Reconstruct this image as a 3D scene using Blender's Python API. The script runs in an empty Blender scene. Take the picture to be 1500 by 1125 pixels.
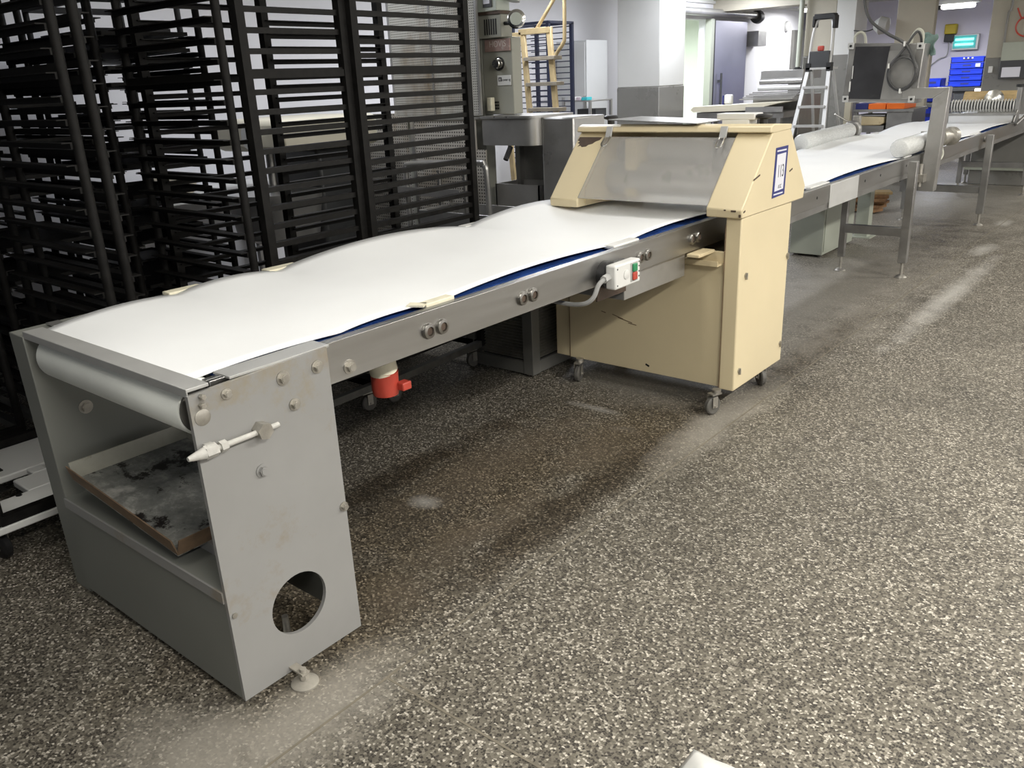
import bpy, bmesh, math, random
from mathutils import Vector, Matrix
random.seed(7)
scene = bpy.context.scene
COL = scene.collection
PI = math.pi

# ------------------------------------------------------------------ camera, world, lights, exposure
cam_d = bpy.data.cameras.new('camera'); cam = bpy.data.objects.new('camera', cam_d); COL.objects.link(cam)
cam_d.sensor_width = 36.0; cam_d.lens = 29.1; cam_d.clip_end = 200
YAW, PIT, ROL = math.radians(-40.0757), math.radians(20.0766), math.radians(-2.5644)
fwd = Vector((math.sin(YAW)*math.cos(PIT), math.cos(YAW)*math.cos(PIT), -math.sin(PIT)))
rgt = Vector((math.cos(YAW), -math.sin(YAW), 0)); upv = rgt.cross(fwd)
r2 = rgt*math.cos(ROL) + upv*math.sin(ROL); u2 = -rgt*math.sin(ROL) + upv*math.cos(ROL)
M = Matrix((r2, u2, -fwd)).transposed().to_4x4(); M.translation = Vector((0, 0, 1.6))
cam.matrix_world = M
scene.camera = cam
scene.view_settings.view_transform = 'Standard'; scene.view_settings.look = 'None'
scene.view_settings.gamma = 1.0; scene.view_settings.exposure = 0.08
scene.view_settings.use_curve_mapping = False

W = bpy.data.worlds.new('world'); scene.world = W; W.use_nodes = True
W.node_tree.nodes['Background'].inputs[0].default_value = (0.80, 0.88, 1.0, 1)
W.node_tree.nodes['Background'].inputs[1].default_value = 0.10

def area(name, loc, sx, sy, power, col=(1.0, 0.97, 0.90), rot=(0, 0, 0)):
    d = bpy.data.lights.new(name, 'AREA'); d.shape = 'RECTANGLE'; d.size = sx; d.size_y = sy
    d.energy = power; d.color = col
    o = bpy.data.objects.new(name, d); COL.objects.link(o); o.location = loc; o.rotation_euler = rot
    return o
WARM = (1.0, 0.97, 0.90); COOL = (0.90, 0.93, 1.0)
for y, p in ((-2.4, 50), (0.5, 126), (3.2, 132), (5.9, 104), (8.6, 88), (11.3, 78), (14.6, 74)):      # row of ceiling tubes over the gangway
    area('ceiling_tube_light', (1.1, y, 2.72), 0.25, 1.5, p, WARM)
for y, p in ((1.0, 20), (3.6, 16), (6.4, 12), (9.2, 10)):                                    # row straight above the belt
    area('ceiling_tube_light', (-1.9, y, 2.72), 0.25, 1.5, p, WARM)
for y, p in ((3.4, 26), (6.4, 62), (9.2, 50)):                             # row over the aisle behind the racks
    area('ceiling_tube_light', (-4.75, y, 2.72), 0.25, 1.5, p, COOL)

area('aisle_light', (-5.8, 12.0, 2.72), 0.25, 1.2, 75, COOL)
area('back_room_light', (-3.9, 16.6, 2.40), 1.2, 0.3, 75, COOL)
area('cold_room_light', (-7.9, 12.4, 2.40), 1.0, 0.6, 110, (0.95, 1.0, 0.95))
area('corridor_light', (-5.7, 15.6, 2.55), 0.8, 0.8, 60, (1, 1, 1))

# ------------------------------------------------------------------ materials
MATS = {}
def nt(name):
    m = bpy.data.materials.new(name); m.use_nodes = True
    return m, m.node_tree, m.node_tree.nodes['Principled BSDF']
def node(t, kind, **kw):
    n = t.nodes.new(kind)
    for k, v in kw.items(): setattr(n, k, v)
    return n
def ramp(t, src, stops):
    r = t.nodes.new('ShaderNodeValToRGB'); el = r.color_ramp.elements
    while len(el) < len(stops): el.new(0.5)
    for e, (p, c) in zip(el, stops):
        e.position = p; e.color = (c[0], c[1], c[2], 1) if not isinstance(c, (int, float)) else (c, c, c, 1)
    t.links.new(src, r.inputs[0]); return r
def mixc(t, fac, a, b, mode='MIX'):
    n = t.nodes.new('ShaderNodeMix'); n.data_type = 'RGBA'; n.blend_type = mode
    for s, v in ((n.inputs[0], fac), (n.inputs[6], a), (n.inputs[7], b)):
        if hasattr(v, 'links'): t.links.new(v, s)
        elif isinstance(v, (int, float)): s.default_value = v
        else: s.default_value = (v[0], v[1], v[2], 1)
    return n.outputs[2]
def math_n(t, op, a, b=None):
    n = t.nodes.new('ShaderNodeMath'); n.operation = op
    for s, v in ((n.inputs[0], a), (n.inputs[1], b)):
        if v is None: continue
        if hasattr(v, 'links'): t.links.new(v, s)
        else: s.default_value = v
    return n.outputs[0]
def noise(t, co, scale, detail=4, rough=0.6, stretch=None):
    n = t.nodes.new('ShaderNodeTexNoise'); n.inputs['Scale'].default_value = scale
    n.inputs['Detail'].default_value = detail; n.inputs['Roughness'].default_value = rough
    if stretch:
        mp = t.nodes.new('ShaderNodeMapping'); mp.inputs['Scale'].default_value = stretch
        t.links.new(co, mp.inputs[0]); co = mp.outputs[0]
    t.links.new(co, n.inputs['Vector']); return n.outputs[0]
def paint(name, col, rough=0.5, metal=0.0, var=0.12, scale=6.0, dirt=None, dirt_at=(0.62, 0.75), dscale=9.0, stretch=None, bump=0.0, spec=0.5):
    """One painted, plastic or metal surface: base colour with a soft mottle, and dirt patches with a shape of their own."""
    m, t, b = nt(name)
    tc = node(t, 'ShaderNodeTexCoord').outputs['Object']
    n = noise(t, tc, scale, 5, 0.6, stretch)
    lo = tuple(max(0, c*(1-var)) for c in col); hi = tuple(min(1, c*(1+var)) for c in col)
    c = ramp(t, n, ((0.3, lo), (0.7, hi))).outputs[0]
    if dirt is not None:
        d = noise(t, tc, dscale, 8, 0.7)
        f = ramp(t, d, ((dirt_at[0], 0.0), (dirt_at[1], 1.0))).outputs[0]
        c = mixc(t, f, c, dirt)
    t.links.new(c, b.inputs['Base Color'])
    rr = ramp(t, n, ((0.25, max(0.03, rough-0.07)), (0.75, min(1, rough+0.07)))).outputs[0]
    t.links.new(rr, b.inputs['Roughness'])
    b.inputs['Metallic'].default_value = metal
    b.inputs['Specular IOR Level'].default_value = spec
    if bump:
        bp = node(t, 'ShaderNodeBump'); bp.inputs['Strength'].default_value = bump; bp.inputs['Distance'].default_value = 0.01
        t.links.new(noise(t, tc, scale*4, 6, 0.7, stretch), bp.inputs['Height']); t.links.new(bp.outputs[0], b.inputs['Normal'])
    MATS[name] = m; return m
def emit(name, col, s):
    m, t, b = nt(name); b.inputs['Base Color'].default_value = (*col, 1)
    b.inputs['Emission Color'].default_value = (*col, 1); b.inputs['Emission Strength'].default_value = s
    return m

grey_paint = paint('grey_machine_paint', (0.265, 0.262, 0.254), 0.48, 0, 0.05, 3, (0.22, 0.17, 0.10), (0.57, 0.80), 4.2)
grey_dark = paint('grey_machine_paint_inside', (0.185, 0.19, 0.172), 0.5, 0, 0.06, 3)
cream = paint('cream_machine_paint', (0.645, 0.55, 0.36), 0.38, 0, 0.03, 2.5, (0.50, 0.37, 0.17), (0.70, 0.86), 7)
cream_edge = paint('cream_paint_worn', (0.60, 0.50, 0.315), 0.45, 0, 0.08, 9, (0.36, 0.23, 0.09), (0.62, 0.74), 14)
steel = paint('brushed_stainless_steel', (0.40, 0.395, 0.385), 0.34, 1.0, 0.08, 14, None, stretch=(1, 0.06, 1))
steel_x = paint('stainless_steel_sheet', (0.42, 0.415, 0.405), 0.32, 0.72, 0.10, 5, (0.30, 0.28, 0.25), (0.6, 0.8), 4)
steel_dull = paint('dull_stainless_steel', (0.36, 0.355, 0.345), 0.45, 1.0, 0.12, 7)
alu = paint('aluminium', (0.55, 0.55, 0.54), 0.42, 0.35, 0.06, 8)
steel_light = paint('pale_machined_steel', (0.46, 0.46, 0.45), 0.38, 0.35, 0.06, 10)
floury = paint('floury_metal', (0.30, 0.28, 0.24), 0.7, 0.1, 0.2, 20)
base_iron = paint('lit_frame_iron', (0.11, 0.108, 0.10), 0.45, 0.4, 0.25, 18)  # paler than the other rack iron: light on the base bars put into colour
chrome = paint('chromed_metal', (0.70, 0.69, 0.66), 0.18, 1.0, 0.05, 10)
zinc = paint('greyed_bolt_metal', (0.42, 0.40, 0.36), 0.42, 0.8, 0.15, 40)
black_iron = paint('blackened_rack_iron', (0.008, 0.0075, 0.007), 0.6, 0.0, 0.5, 25, (0.035, 0.028, 0.023), (0.66, 0.78), 30, spec=0.18)
black_iron_rail = paint('blackened_runner_iron', (0.0085, 0.008, 0.0075), 0.55, 0.0, 0.5, 30, (0.040, 0.036, 0.032), (0.64, 0.80), 26, spec=0.18)
blue_iron = paint('dark_blue_rack_paint', (0.012, 0.016, 0.040), 0.45, 0.1, 0.2, 10)
dark_plastic = paint('black_plastic', (0.012, 0.012, 0.013), 0.45, 0, 0.2, 10)
dark_grey = paint('dark_grey_plastic', (0.05, 0.052, 0.055), 0.5, 0, 0.1, 10)
belt_mat = paint('white_belt_fabric', (0.80, 0.812, 0.82), 0.62, 0, 0.015, 3, (0.74, 0.72, 0.66), (0.66, 0.85), 4)
belt_old = paint('floury_roller_belt', (0.74, 0.76, 0.72), 0.6, 0, 0.06, 5)
blue_bed = paint('blue_slide_bed', (0.018, 0.060, 0.235), 0.28, 0, 0.25, 9, (0.20, 0.25, 0.36), (0.60, 0.80), 12)
white_plastic = paint('white_plastic', (0.66, 0.66, 0.64), 0.4, 0, 0.02, 8)
cream_plastic = paint('cream_plastic_block', (0.72, 0.68, 0.53), 0.5, 0, 0.08, 22, (0.42, 0.34, 0.20), (0.66, 0.8), 40)
grey_plastic = paint('grey_plastic', (0.40, 0.40, 0.39), 0.5, 0, 0.05, 8)
red_plastic = paint('red_plastic', (0.43, 0.055, 0.035), 0.4, 0, 0.12, 14)
green_plastic = paint('green_plastic', (0.02, 0.22, 0.09), 0.4, 0, 0.05, 8)
blue_plastic = paint('blue_crate_plastic', (0.006, 0.040, 0.62), 0.4, 0, 0.06, 8)
navy = paint('navy_print', (0.022, 0.028, 0.16), 0.5, 0, 0.02, 8)
orange = paint('orange_plastic', (0.85, 0.17, 0.015), 0.45, 0, 0.05, 8)
wall_white = paint('white_wall_paint', (0.74, 0.74, 0.77), 0.6, 0, 0.03, 1.2)
wall_lilac = paint('cool_white_wall_paint', (0.72, 0.69, 0.78), 0.6, 0, 0.03, 1.2)
pillar_white = paint('pillar_white_paint', (0.62, 0.62, 0.60), 0.55, 0, 0.03, 2)
pillar_beige = paint('pillar_beige_paint', (0.40, 0.37, 0.30), 0.55, 0, 0.06, 3)
pillar_grey = paint('pillar_grey_gloss_paint', (0.20, 0.195, 0.18), 0.3, 0, 0.08, 3)
ceil_mat = paint('ceiling_paint', (0.58, 0.57, 0.53), 0.7, 0, 0.04, 1.5)
rubber = paint('grey_rubber', (0.10, 0.095, 0.085), 0.6, 0, 0.15, 20)
wood = paint('brown_plank_wood', (0.26, 0.14, 0.06), 0.65, 0, 0.35, 12, stretch=(1, 8, 1))
wood_pale = paint('pale_plank_wood', (0.55, 0.40, 0.20), 0.65, 0, 0.2, 12, stretch=(1, 8, 1))
ladder_wood = paint('yellowed_ladder_wood', (0.40, 0.31, 0.165), 0.5, 0, 0.18, 9, (0.24, 0.17, 0.09), (0.64, 0.76), 16)
step_grey = paint('worn_grey_tread', (0.27, 0.24, 0.19), 0.6, 0, 0.2, 14)
oven_grey = paint('oven_grey_green_paint', (0.31, 0.31, 0.265), 0.45, 0, 0.04, 4)
oven_pale = paint('oven_pale_panel', (0.50, 0.54, 0.48), 0.45, 0, 0.04, 4)
box_grey = paint('grey_green_box_paint', (0.36, 0.38, 0.32), 0.45, 0, 0.04, 3)
door_mat = paint('cold_room_door_steel', (0.34, 0.34, 0.42), 0.35, 0.6, 0.05, 2)
cold_white = paint('cold_room_panel', (0.78, 0.84, 0.76), 0.5, 0, 0.01, 2)
cooling_dark = paint('dark_cooling_frame', (0.17, 0.168, 0.155), 0.4, 0.3, 0.1, 5)
slat_metal = paint('cooler_slat_metal', (0.22, 0.21, 0.18), 0.5, 0.3, 0.2, 30)
dark_nickel = paint('dull_nickel', (0.30, 0.29, 0.27), 0.32, 1.0, 0.2, 40)
panel_black = paint('black_cabinet_panel', (0.030, 0.030, 0.034), 0.42, 0.2, 0.2, 6, (0.09, 0.09, 0.09), (0.6, 0.8), 5)
paper = paint('label_paper', (0.66, 0.66, 0.72), 0.6, 0, 0.01, 5)
ink = paint('black_ink', (0.03, 0.03, 0.035), 0.6, 0, 0.01, 5)
cable_grey = paint('mid_grey_cable', (0.24, 0.24, 0.235), 0.5, 0, 0.05, 8)
hose_mat = paint('grey_cable_sheath', (0.05, 0.05, 0.05), 0.45, 0, 0.1, 8)
pale_hose = paint('pale_conduit', (0.45, 0.45, 0.38), 0.5, 0, 0.1, 8)
red_sign = paint('faded_red_sign', (0.30, 0.205, 0.18), 0.5, 0, 0.15, 30, (0.42, 0.36, 0.32), (0.55, 0.7), 25)
pale_red = paint('faded_lettering', (0.52, 0.46, 0.41), 0.5, 0, 0.05, 5)
film = paint('shrink_film_over_roller', (0.62, 0.63, 0.62), 0.22, 0, 0.10, 20, stretch=(6, 1, 6), bump=0.3)
rust = paint('rusted_rim', (0.20, 0.135, 0.085), 0.6, 0.2, 0.3, 20, (0.09, 0.06, 0.04), (0.58, 0.72), 18)
bare = paint('bared_brown_metal', (0.075, 0.05, 0.035), 0.6, 0.1, 0.25, 30)
machine_cream = paint('off_white_machine', (0.62, 0.58, 0.46), 0.45, 0, 0.04, 4)
teal = paint('teal_plastic', (0.05, 0.45, 0.50), 0.45, 0, 0.05, 5)
green_rag = paint('grey_green_cloth', (0.16, 0.24, 0.22), 0.8, 0, 0.5, 7)
yellow_mat = paint('yellow_plastic', (0.55, 0.42, 0.03), 0.5, 0, 0.05, 5)
lamp_glow = emit('lamp_diffuser', (1.0, 1.0, 0.98), 6.0)
cyan_glow = emit('insect_tube_glow', (0.30, 0.95, 0.90), 1.6)
red_glow = emit('indicator_glow', (1.0, 0.80, 0.72), 2.0)

# rusty yellow stains creeping down from the top edge of the end stand
def stain_top(m):
    t = m.node_tree; b = t.nodes['Principled BSDF']; src = b.inputs['Base Color'].links[0].from_socket
    tc = node(t, 'ShaderNodeTexCoord').outputs['Object']; sx = node(t, 'ShaderNodeSeparateXYZ'); t.links.new(tc, sx.inputs[0])
    up = ramp(t, sx.outputs[2], ((0.62, 0.0), (0.94, 0.30))).outputs[0]
    f = ramp(t, math_n(t, 'ADD', noise(t, tc, 13, 9, 0.7), up), ((0.72, 0.0), (0.92, 0.5))).outputs[0]
    t.links.new(mixc(t, f, src, (0.25, 0.20, 0.115)), b.inputs['Base Color'])
stain_top(grey_paint)
# tray: floury black and grey inside
def tray_inner():
    m, t, b = nt('floury_tray_sheet'); tc = node(t, 'ShaderNodeTexCoord').outputs['Object']
    n1 = noise(t, tc, 5.5, 9, 0.72); n2 = noise(t, tc, 12, 9, 0.75)
    c = ramp(t, n2, ((0.30, (0.11, 0.115, 0.11)), (0.52, (0.23, 0.235, 0.22)), (0.70, (0.50, 0.49, 0.46)))).outputs[0]
    f = ramp(t, n1, ((0.54, 0.0), (0.58, 1.0))).outputs[0]
    c = mixc(t, f, c, (0.018, 0.015, 0.014))
    f2 = ramp(t, noise(t, tc, 4.0, 6, 0.6), ((0.60, 0.0), (0.66, 1.0))).outputs[0]
    c = mixc(t, f2, c, (0.50, 0.49, 0.46))
    t.links.new(c, b.inputs['Base Color']); b.inputs['Roughness'].default_value = 0.45; b.inputs['Metallic'].default_value = 0.25
    return m
tray_mat = tray_inner()

# perforated guard sheet: rows of punched holes (each about 3 pixels in view)
def perforated(name, pitch, base, soil):
    m, t, b = nt(name); tc = node(t, 'ShaderNodeTexCoord').outputs['Object']
    sx = node(t, 'ShaderNodeSeparateXYZ'); t.links.new(tc, sx.inputs[0])
    def saw(o): return math_n(t, 'ABSOLUTE', math_n(t, 'SUBTRACT', math_n(t, 'FRACT', math_n(t, 'MULTIPLY', o, 1/pitch)), 0.5))
    mx = math_n(t, 'MAXIMUM', saw(sx.outputs[0]), saw(sx.outputs[2]))
    hole = math_n(t, 'LESS_THAN', mx, 0.24)
    d = ramp(t, noise(t, tc, 2.6, 8, 0.7, (1, 1, 0.35)), ((0.50, 0.0), (0.66, 1.0))).outputs[0]
    c = mixc(t, d, base, soil)
    c = mixc(t, hole, c, (0.035, 0.032, 0.028))
    t.links.new(c, b.inputs['Base Color']); b.inputs['Roughness'].default_value = 0.5
    return m
perf_up = perforated('perforated_guard_sheet', 0.0165, (0.40, 0.39, 0.35), (0.20, 0.155, 0.10))
perf_low = perforated('perforated_lower_guard_sheet', 0.023, (0.42, 0.40, 0.36), (0.24, 0.19, 0.125))

# frosted guard window
def frosted():
    m, t, b = nt('scuffed_clear_guard'); tc = node(t, 'ShaderNodeTexCoord').outputs['Object']
    b.inputs['Base Color'].default_value = (0.86, 0.85, 0.83, 1); b.inputs['Transmission Weight'].default_value = 0.80
    b.inputs['Roughness'].default_value = 0.26; b.inputs['IOR'].default_value = 1.25
    return m
frost = frosted()

# terrazzo floor
def terrazzo():
    m, t, b = nt('terrazzo'); tc = node(t, 'ShaderNodeTexCoord').outputs['Object']
    sx = node(t, 'ShaderNodeSeparateXYZ'); t.links.new(tc, sx.inputs[0])
    wob = node(t, 'ShaderNodeVectorMath', operation='MULTIPLY_ADD')
    nz = t.nodes.new('ShaderNodeTexNoise'); nz.inputs['Scale'].default_value = 60; t.links.new(tc, nz.inputs['Vector'])
    t.links.new(nz.outputs[1], wob.inputs[0]); wob.inputs[1].default_value = (0.004, 0.004, 0); t.links.new(tc, wob.inputs[2])
    def vor(scale):
        v = t.nodes.new('ShaderNodeTexVoronoi'); v.voronoi_dimensions = '2D'; v.inputs['Scale'].default_value = scale
        t.links.new(wob.outputs[0], v.inputs['Vector']); return v
    v = vor(140)
    s = node(t, 'ShaderNodeSeparateColor'); t.links.new(v.outputs['Color'], s.inputs[0])
    chip = ramp(t, s.outputs[0], ((0.0, (0.022, 0.019, 0.016)), (0.24, (0.045, 0.039, 0.032)), (0.36, (0.10, 0.089, 0.070)),
                                  (0.68, (0.155, 0.14, 0.112)), (0.86, (0.29, 0.267, 0.22)), (1.0, (0.56, 0.52, 0.45)))).outputs[0]
    ve = vor(140); ve.feature = 'DISTANCE_TO_EDGE'
    inside = math_n(t, 'GREATER_THAN', ve.outputs['Distance'], 0.075)
    base = ramp(t, noise(t, tc, 170, 2, 0.5), ((0.35, (0.075, 0.067, 0.053)), (0.65, (0.17, 0.153, 0.123)))).outputs[0]
    c = mixc(t, inside, base, chip)
    # trodden dirt: brown-black patches and smoother film of dried dough, with shapes of their own
    big = noise(t, tc, 0.9, 6, 0.62)
    dk = ramp(t, big, ((0.46, 1.0), (0.68, 0.66))).outputs[0]
    c = mixc(t, 1.0, c, dk, 'MULTIPLY')
    def blob(cx, cy, rx, ry):
        ax = math_n(t, 'DIVIDE', math_n(t, 'SUBTRACT', sx.outputs[0], cx), rx); ay = math_n(t, 'DIVIDE', math_n(t, 'SUBTRACT', sx.outputs[1], cy), ry)
        d = math_n(t, 'SQRT', math_n(t, 'ADD', math_n(t, 'MULTIPLY', ax, ax), math_n(t, 'MULTIPLY', ay, ay)))
        return math_n(t, 'SUBTRACT', 1.0, d)
    fine = noise(t, tc, 5, 8, 0.68)
    def patch(cur, col, amount, edge, blobs, grain=1.6, mode='MIX'):
        f = None
        for q in blobs:
            g = blob(*q); f = g if f is None else math_n(t, 'MAXIMUM', f, g)
        f = math_n(t, 'ADD', f, math_n(t, 'MULTIPLY', math_n(t, 'SUBTRACT', fine, 0.5), grain))
        f = ramp(t, f, ((0.05, 0.0), (edge, amount))).outputs[0]
        return mixc(t, f, cur, col, mode)
    # damp brown band left of the joint, beneath and beside the conveyor
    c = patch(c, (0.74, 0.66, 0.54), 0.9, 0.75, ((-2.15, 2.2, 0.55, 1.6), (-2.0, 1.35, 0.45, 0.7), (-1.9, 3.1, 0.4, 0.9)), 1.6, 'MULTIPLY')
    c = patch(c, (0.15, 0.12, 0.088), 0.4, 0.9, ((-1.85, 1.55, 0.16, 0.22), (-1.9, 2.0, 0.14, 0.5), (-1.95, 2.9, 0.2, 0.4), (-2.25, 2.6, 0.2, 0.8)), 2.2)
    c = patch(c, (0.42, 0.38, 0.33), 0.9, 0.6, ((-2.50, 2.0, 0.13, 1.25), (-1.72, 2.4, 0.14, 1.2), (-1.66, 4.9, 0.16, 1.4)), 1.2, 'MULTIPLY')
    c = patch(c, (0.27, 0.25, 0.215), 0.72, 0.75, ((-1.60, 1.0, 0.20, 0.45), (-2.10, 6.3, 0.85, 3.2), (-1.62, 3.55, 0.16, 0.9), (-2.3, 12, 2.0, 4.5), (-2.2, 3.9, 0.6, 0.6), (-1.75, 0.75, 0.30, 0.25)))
    c = patch(c, (0.47, 0.455, 0.42), 0.62, 0.95, ((-2.23, 2.07, 0.09, 0.07), (-2.22, 3.30, 0.20, 0.045), (-1.30, 6.6, 0.12, 1.9), (-1.45, 8.4, 0.12, 0.4), (-1.55, 9.9, 0.10, 0.3), (-0.55, 8.1, 0.06, 0.5)), 1.3)
    t.links.new(c, b.inputs['Base Color'])
    t.links.new(ramp(t, fine, ((0.3, 0.42), (0.7, 0.62))).outputs[0], b.inputs['Roughness'])
    b.inputs['Specular IOR Level'].default_value = 0.35
    return m
terr = terrazzo()
joint_mat = paint('joint_cement', (0.165, 0.145, 0.11), 0.6, 0, 0.2, 20)

# ------------------------------------------------------------------ mesh helpers
class B:
    def __init__(s): s.v = []; s.f = []
    def add(s, vs, fs):
        k = len(s.v); s.v += [tuple(p) for p in vs]; s.f += [tuple(i+k for i in f) for f in fs]; return s
    def box(s, x0, x1, y0, y1, z0, z1):
        v = [(x, y, z) for z in (z0, z1) for y in (y0, y1) for x in (x0, x1)]
        return s.add(v, [(0, 2, 3, 1), (4, 5, 7, 6), (0, 1, 5, 4), (1, 3, 7, 5), (3, 2, 6, 7), (2, 0, 4, 6)])
    def obox(s, c, h, m):
        v = [Vector(c) + m @ Vector((x*h[0], y*h[1], z*h[2])) for z in (-1, 1) for y in (-1, 1) for x in (-1, 1)]
        return s.add(v, [(0, 2, 3, 1), (4, 5, 7, 6), (0, 1, 5, 4), (1, 3, 7, 5), (3, 2, 6, 7), (2, 0, 4, 6)])
    def bar(s, p0, p1, w, h, up=(0, 0, 1)):
        p0, p1 = Vector(p0), Vector(p1); d = (p1-p0); L = d.length; d.normalize()
        u = Vector(up); sd = d.cross(u)
        if sd.length < 1e-4: sd = d.cross(Vector((0, 1, 0)))
        sd.normalize(); u = sd.cross(d)
        m = Matrix((sd, d, u)).transposed()
        return s.obox((p0+p1)/2, (w/2, L/2, h/2), m)
    def cyl(s, p0, p1, r0, r1=None, n=16, cap=True):
        r1 = r0 if r1 is None else r1
        p0, p1 = Vector(p0), Vector(p1); d = (p1-p0).normalized()
        a = d.orthogonal().normalized(); b = d.cross(a)
        vs = []
        for p, r in ((p0, r0), (p1, r1)):
            for i in range(n):
                t = 2*PI*i/n; vs.append(p + (a*math.cos(t)+b*math.sin(t))*r)
        fs = [(i, (i+1) % n, n+(i+1) % n, n+i) for i in range(n)]
        if cap: fs += [tuple(range(n-1, -1, -1)), tuple(range(n, 2*n))]
        return s.add(vs, fs)
    def lathe(s, prof, p0, axis, n=20):
        p0 = Vector(p0); d = Vector(axis).normalized(); a = d.orthogonal().normalized(); b = d.cross(a)
        vs = []
        for r, h in prof:
            for i in range(n):
                t = 2*PI*i/n; vs.append(p0 + d*h + (a*math.cos(t)+b*math.sin(t))*r)
        fs = []
        for k in range(len(prof)-1):
            fs += [(k*n+i, k*n+(i+1) % n, (k+1)*n+(i+1) % n, (k+1)*n+i) for i in range(n)]
        fs += [tuple(range(n-1, -1, -1)), tuple(range((len(prof)-1)*n, len(prof)*n))]
        return s.add(vs, fs)
    def tube(s, pts, r, n=8, smooth=6):
        P = [Vector(p) for p in pts]
        if smooth and len(P) > 2:
            Q = []
            for i in range(len(P)-1):
                a, b, c, d = P[max(i-1, 0)], P[i], P[i+1], P[min(i+2, len(P)-1)]
                for k in range(smooth):
                    t = k/smooth
                    Q.append(0.5*((2*b) + (c-a)*t + (2*a-5*b+4*c-d)*t*t + (3*b-a-3*c+d)*t**3))
            Q.append(P[-1]); P = Q
        vs = []; up = None
        for i, p in enumerate(P):
            d = (P[min(i+1, len(P)-1)] - P[max(i-1, 0)]).normalized()
            if up is None: up = d.orthogonal().normalized()
            up = (up - d*up.dot(d)).normalized(); sd = d.cross(up)
            for k in range(n):
                t = 2*PI*k/n; vs.append(p + (up*math.cos(t) + sd*math.sin(t))*r)
        fs = [(i*n+k, i*n+(k+1) % n, (i+1)*n+(k+1) % n, (i+1)*n+k) for i in range(len(P)-1) for k in range(n)]
        fs += [tuple(range(n-1, -1, -1)), tuple(range((len(P)-1)*n, len(P)*n))]
        return s.add(vs, fs)
    def prism(s, poly, axis, a0, a1):
        """poly: 2-D points in the plane across AXIS ('x': (y,z), 'y': (x,z), 'z': (x,y))"""
        def P(q, a): return {'x': (a, q[0], q[1]), 'y': (q[0], a, q[1]), 'z': (q[0], q[1], a)}[axis]
        n = len(poly); vs = [P(q, a0) for q in poly] + [P(q, a1) for q in poly]
        return s.add(vs, [tuple(range(n)), tuple(range(2*n-1, n-1, -1))] + [(i, n+i, n+(i+1) % n, (i+1) % n) for i in range(n)])
    def holed(s, x0, x1, quad, hc, hr, n=40):
        """plate across x with a round hole; quad: four (y,z) corners counter-clockwise"""
        out = []
        for i in range(n):
            t = 2*PI*i/n; d = (math.cos(t), math.sin(t)); best = 1e9
            for k in range(4):
                (ax, ay), (bx, by) = quad[k], quad[(k+1) % 4]
                ex, ey = bx-ax, by-ay; den = d[0]*ey - d[1]*ex
                if abs(den) < 1e-9: continue
                u = ((ax-hc[0])*ey - (ay-hc[1])*ex)/den; w = ((ax-hc[0])*d[1] - (ay-hc[1])*d[0])/den
                if u > 0 and -1e-6 <= w <= 1+1e-6: best = min(best, u)
            out.append([hc[0]+d[0]*best, hc[1]+d[1]*best])
        for q in quad:                                       # snap the nearest ray ends onto the corners
            j = min(range(n), key=lambda i: (out[i][0]-q[0])**2 + (out[i][1]-q[1])**2); out[j] = list(q)
        inn = [(hc[0]+hr*math.cos(2*PI*i/n), hc[1]+hr*math.sin(2*PI*i/n)) for i in range(n)]
        vs = [(x, *p) for x in (x0, x1) for p in out] + [(x, *p) for x in (x0, x1) for p in inn]
        fs = []
        for i in range(n):
            j = (i+1) % n
            fs += [(i, 2*n+i, 2*n+j, j), (n+i, n+j, 3*n+j, 3*n+i), (i, j, n+j, n+i), (2*n+i, 3*n+i, 3*n+j, 2*n+j)]
        return s.add(vs, fs)
    def grid(s, nu, nv, fn, close=False):
        vs = [fn(i/nu, j/nv) for i in range(nu+1) for j in range(nv+1)]; w = nv+1
        return s.add(vs, [(i*w+j, i*w+j+1, (i+1)*w+j+1, (i+1)*w+j) for i in range(nu) for j in range(nv)])
    def mesh(s, name, mat, angle=38):
        me = bpy.data.meshes.new(name); me.from_pydata(s.v, [], s.f)
        bm = bmesh.new(); bm.from_mesh(me); bmesh.ops.recalc_face_normals(bm, faces=bm.faces); bm.to_mesh(me); bm.free()
        me.materials.append(mat)
        for p in me.polygons: p.use_smooth = True
        me.set_sharp_from_angle(angle=math.radians(angle)); return me
    def build(s, name, mat, parent=None, bevel=0.0, thick=0.0, label=None):
        o = bpy.data.objects.new(name, s.mesh(name, mat)); COL.objects.link(o)
        if thick:
            md = o.modifiers.new('thickness', 'SOLIDIFY'); md.thickness = thick; md.offset = -1
        if bevel:
            md = o.modifiers.new('edges', 'BEVEL'); md.width = bevel; md.segments = 2; md.limit_method = 'ANGLE'; md.angle_limit = math.radians(40)
        if parent is not None: attach(o, parent)
        if label: o['label'] = label
        return o
def attach(o, parent):
    o.parent = parent
    W_ = Matrix.Identity(4); q = parent
    chain = []
    while q is not None: chain.append(q); q = q.parent
    for q in reversed(chain): W_ = W_ @ q.matrix_parent_inverse @ q.matrix_basis
    o.matrix_parent_inverse = W_.inverted()
def tag(o, label, cat, group=None, kind=None):
    o['label'] = label; o['category'] = cat
    if group: o['group'] = group
    if kind: o['kind'] = kind
    return o
def thing(name, label, cat, loc=(0, 0, 0), group=None, rz=0.0):
    o = bpy.data.objects.new(name, None); COL.objects.link(o); o.location = loc; o.rotation_euler = (0, 0, rz)
    o.empty_display_size = 0.1
    return tag(o, label, cat, group)
def copy_tree(o, parent=None):
    c = o.copy(); COL.objects.link(c)
    if parent is not None: c.parent = parent
    for ch in list(o.children): copy_tree(ch, c)
    return c
def struct(name, b, mat, parent=None, bevel=0.0):
    o = b.build(name, mat, parent, bevel); o['kind'] = 'structure'; return o
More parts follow.
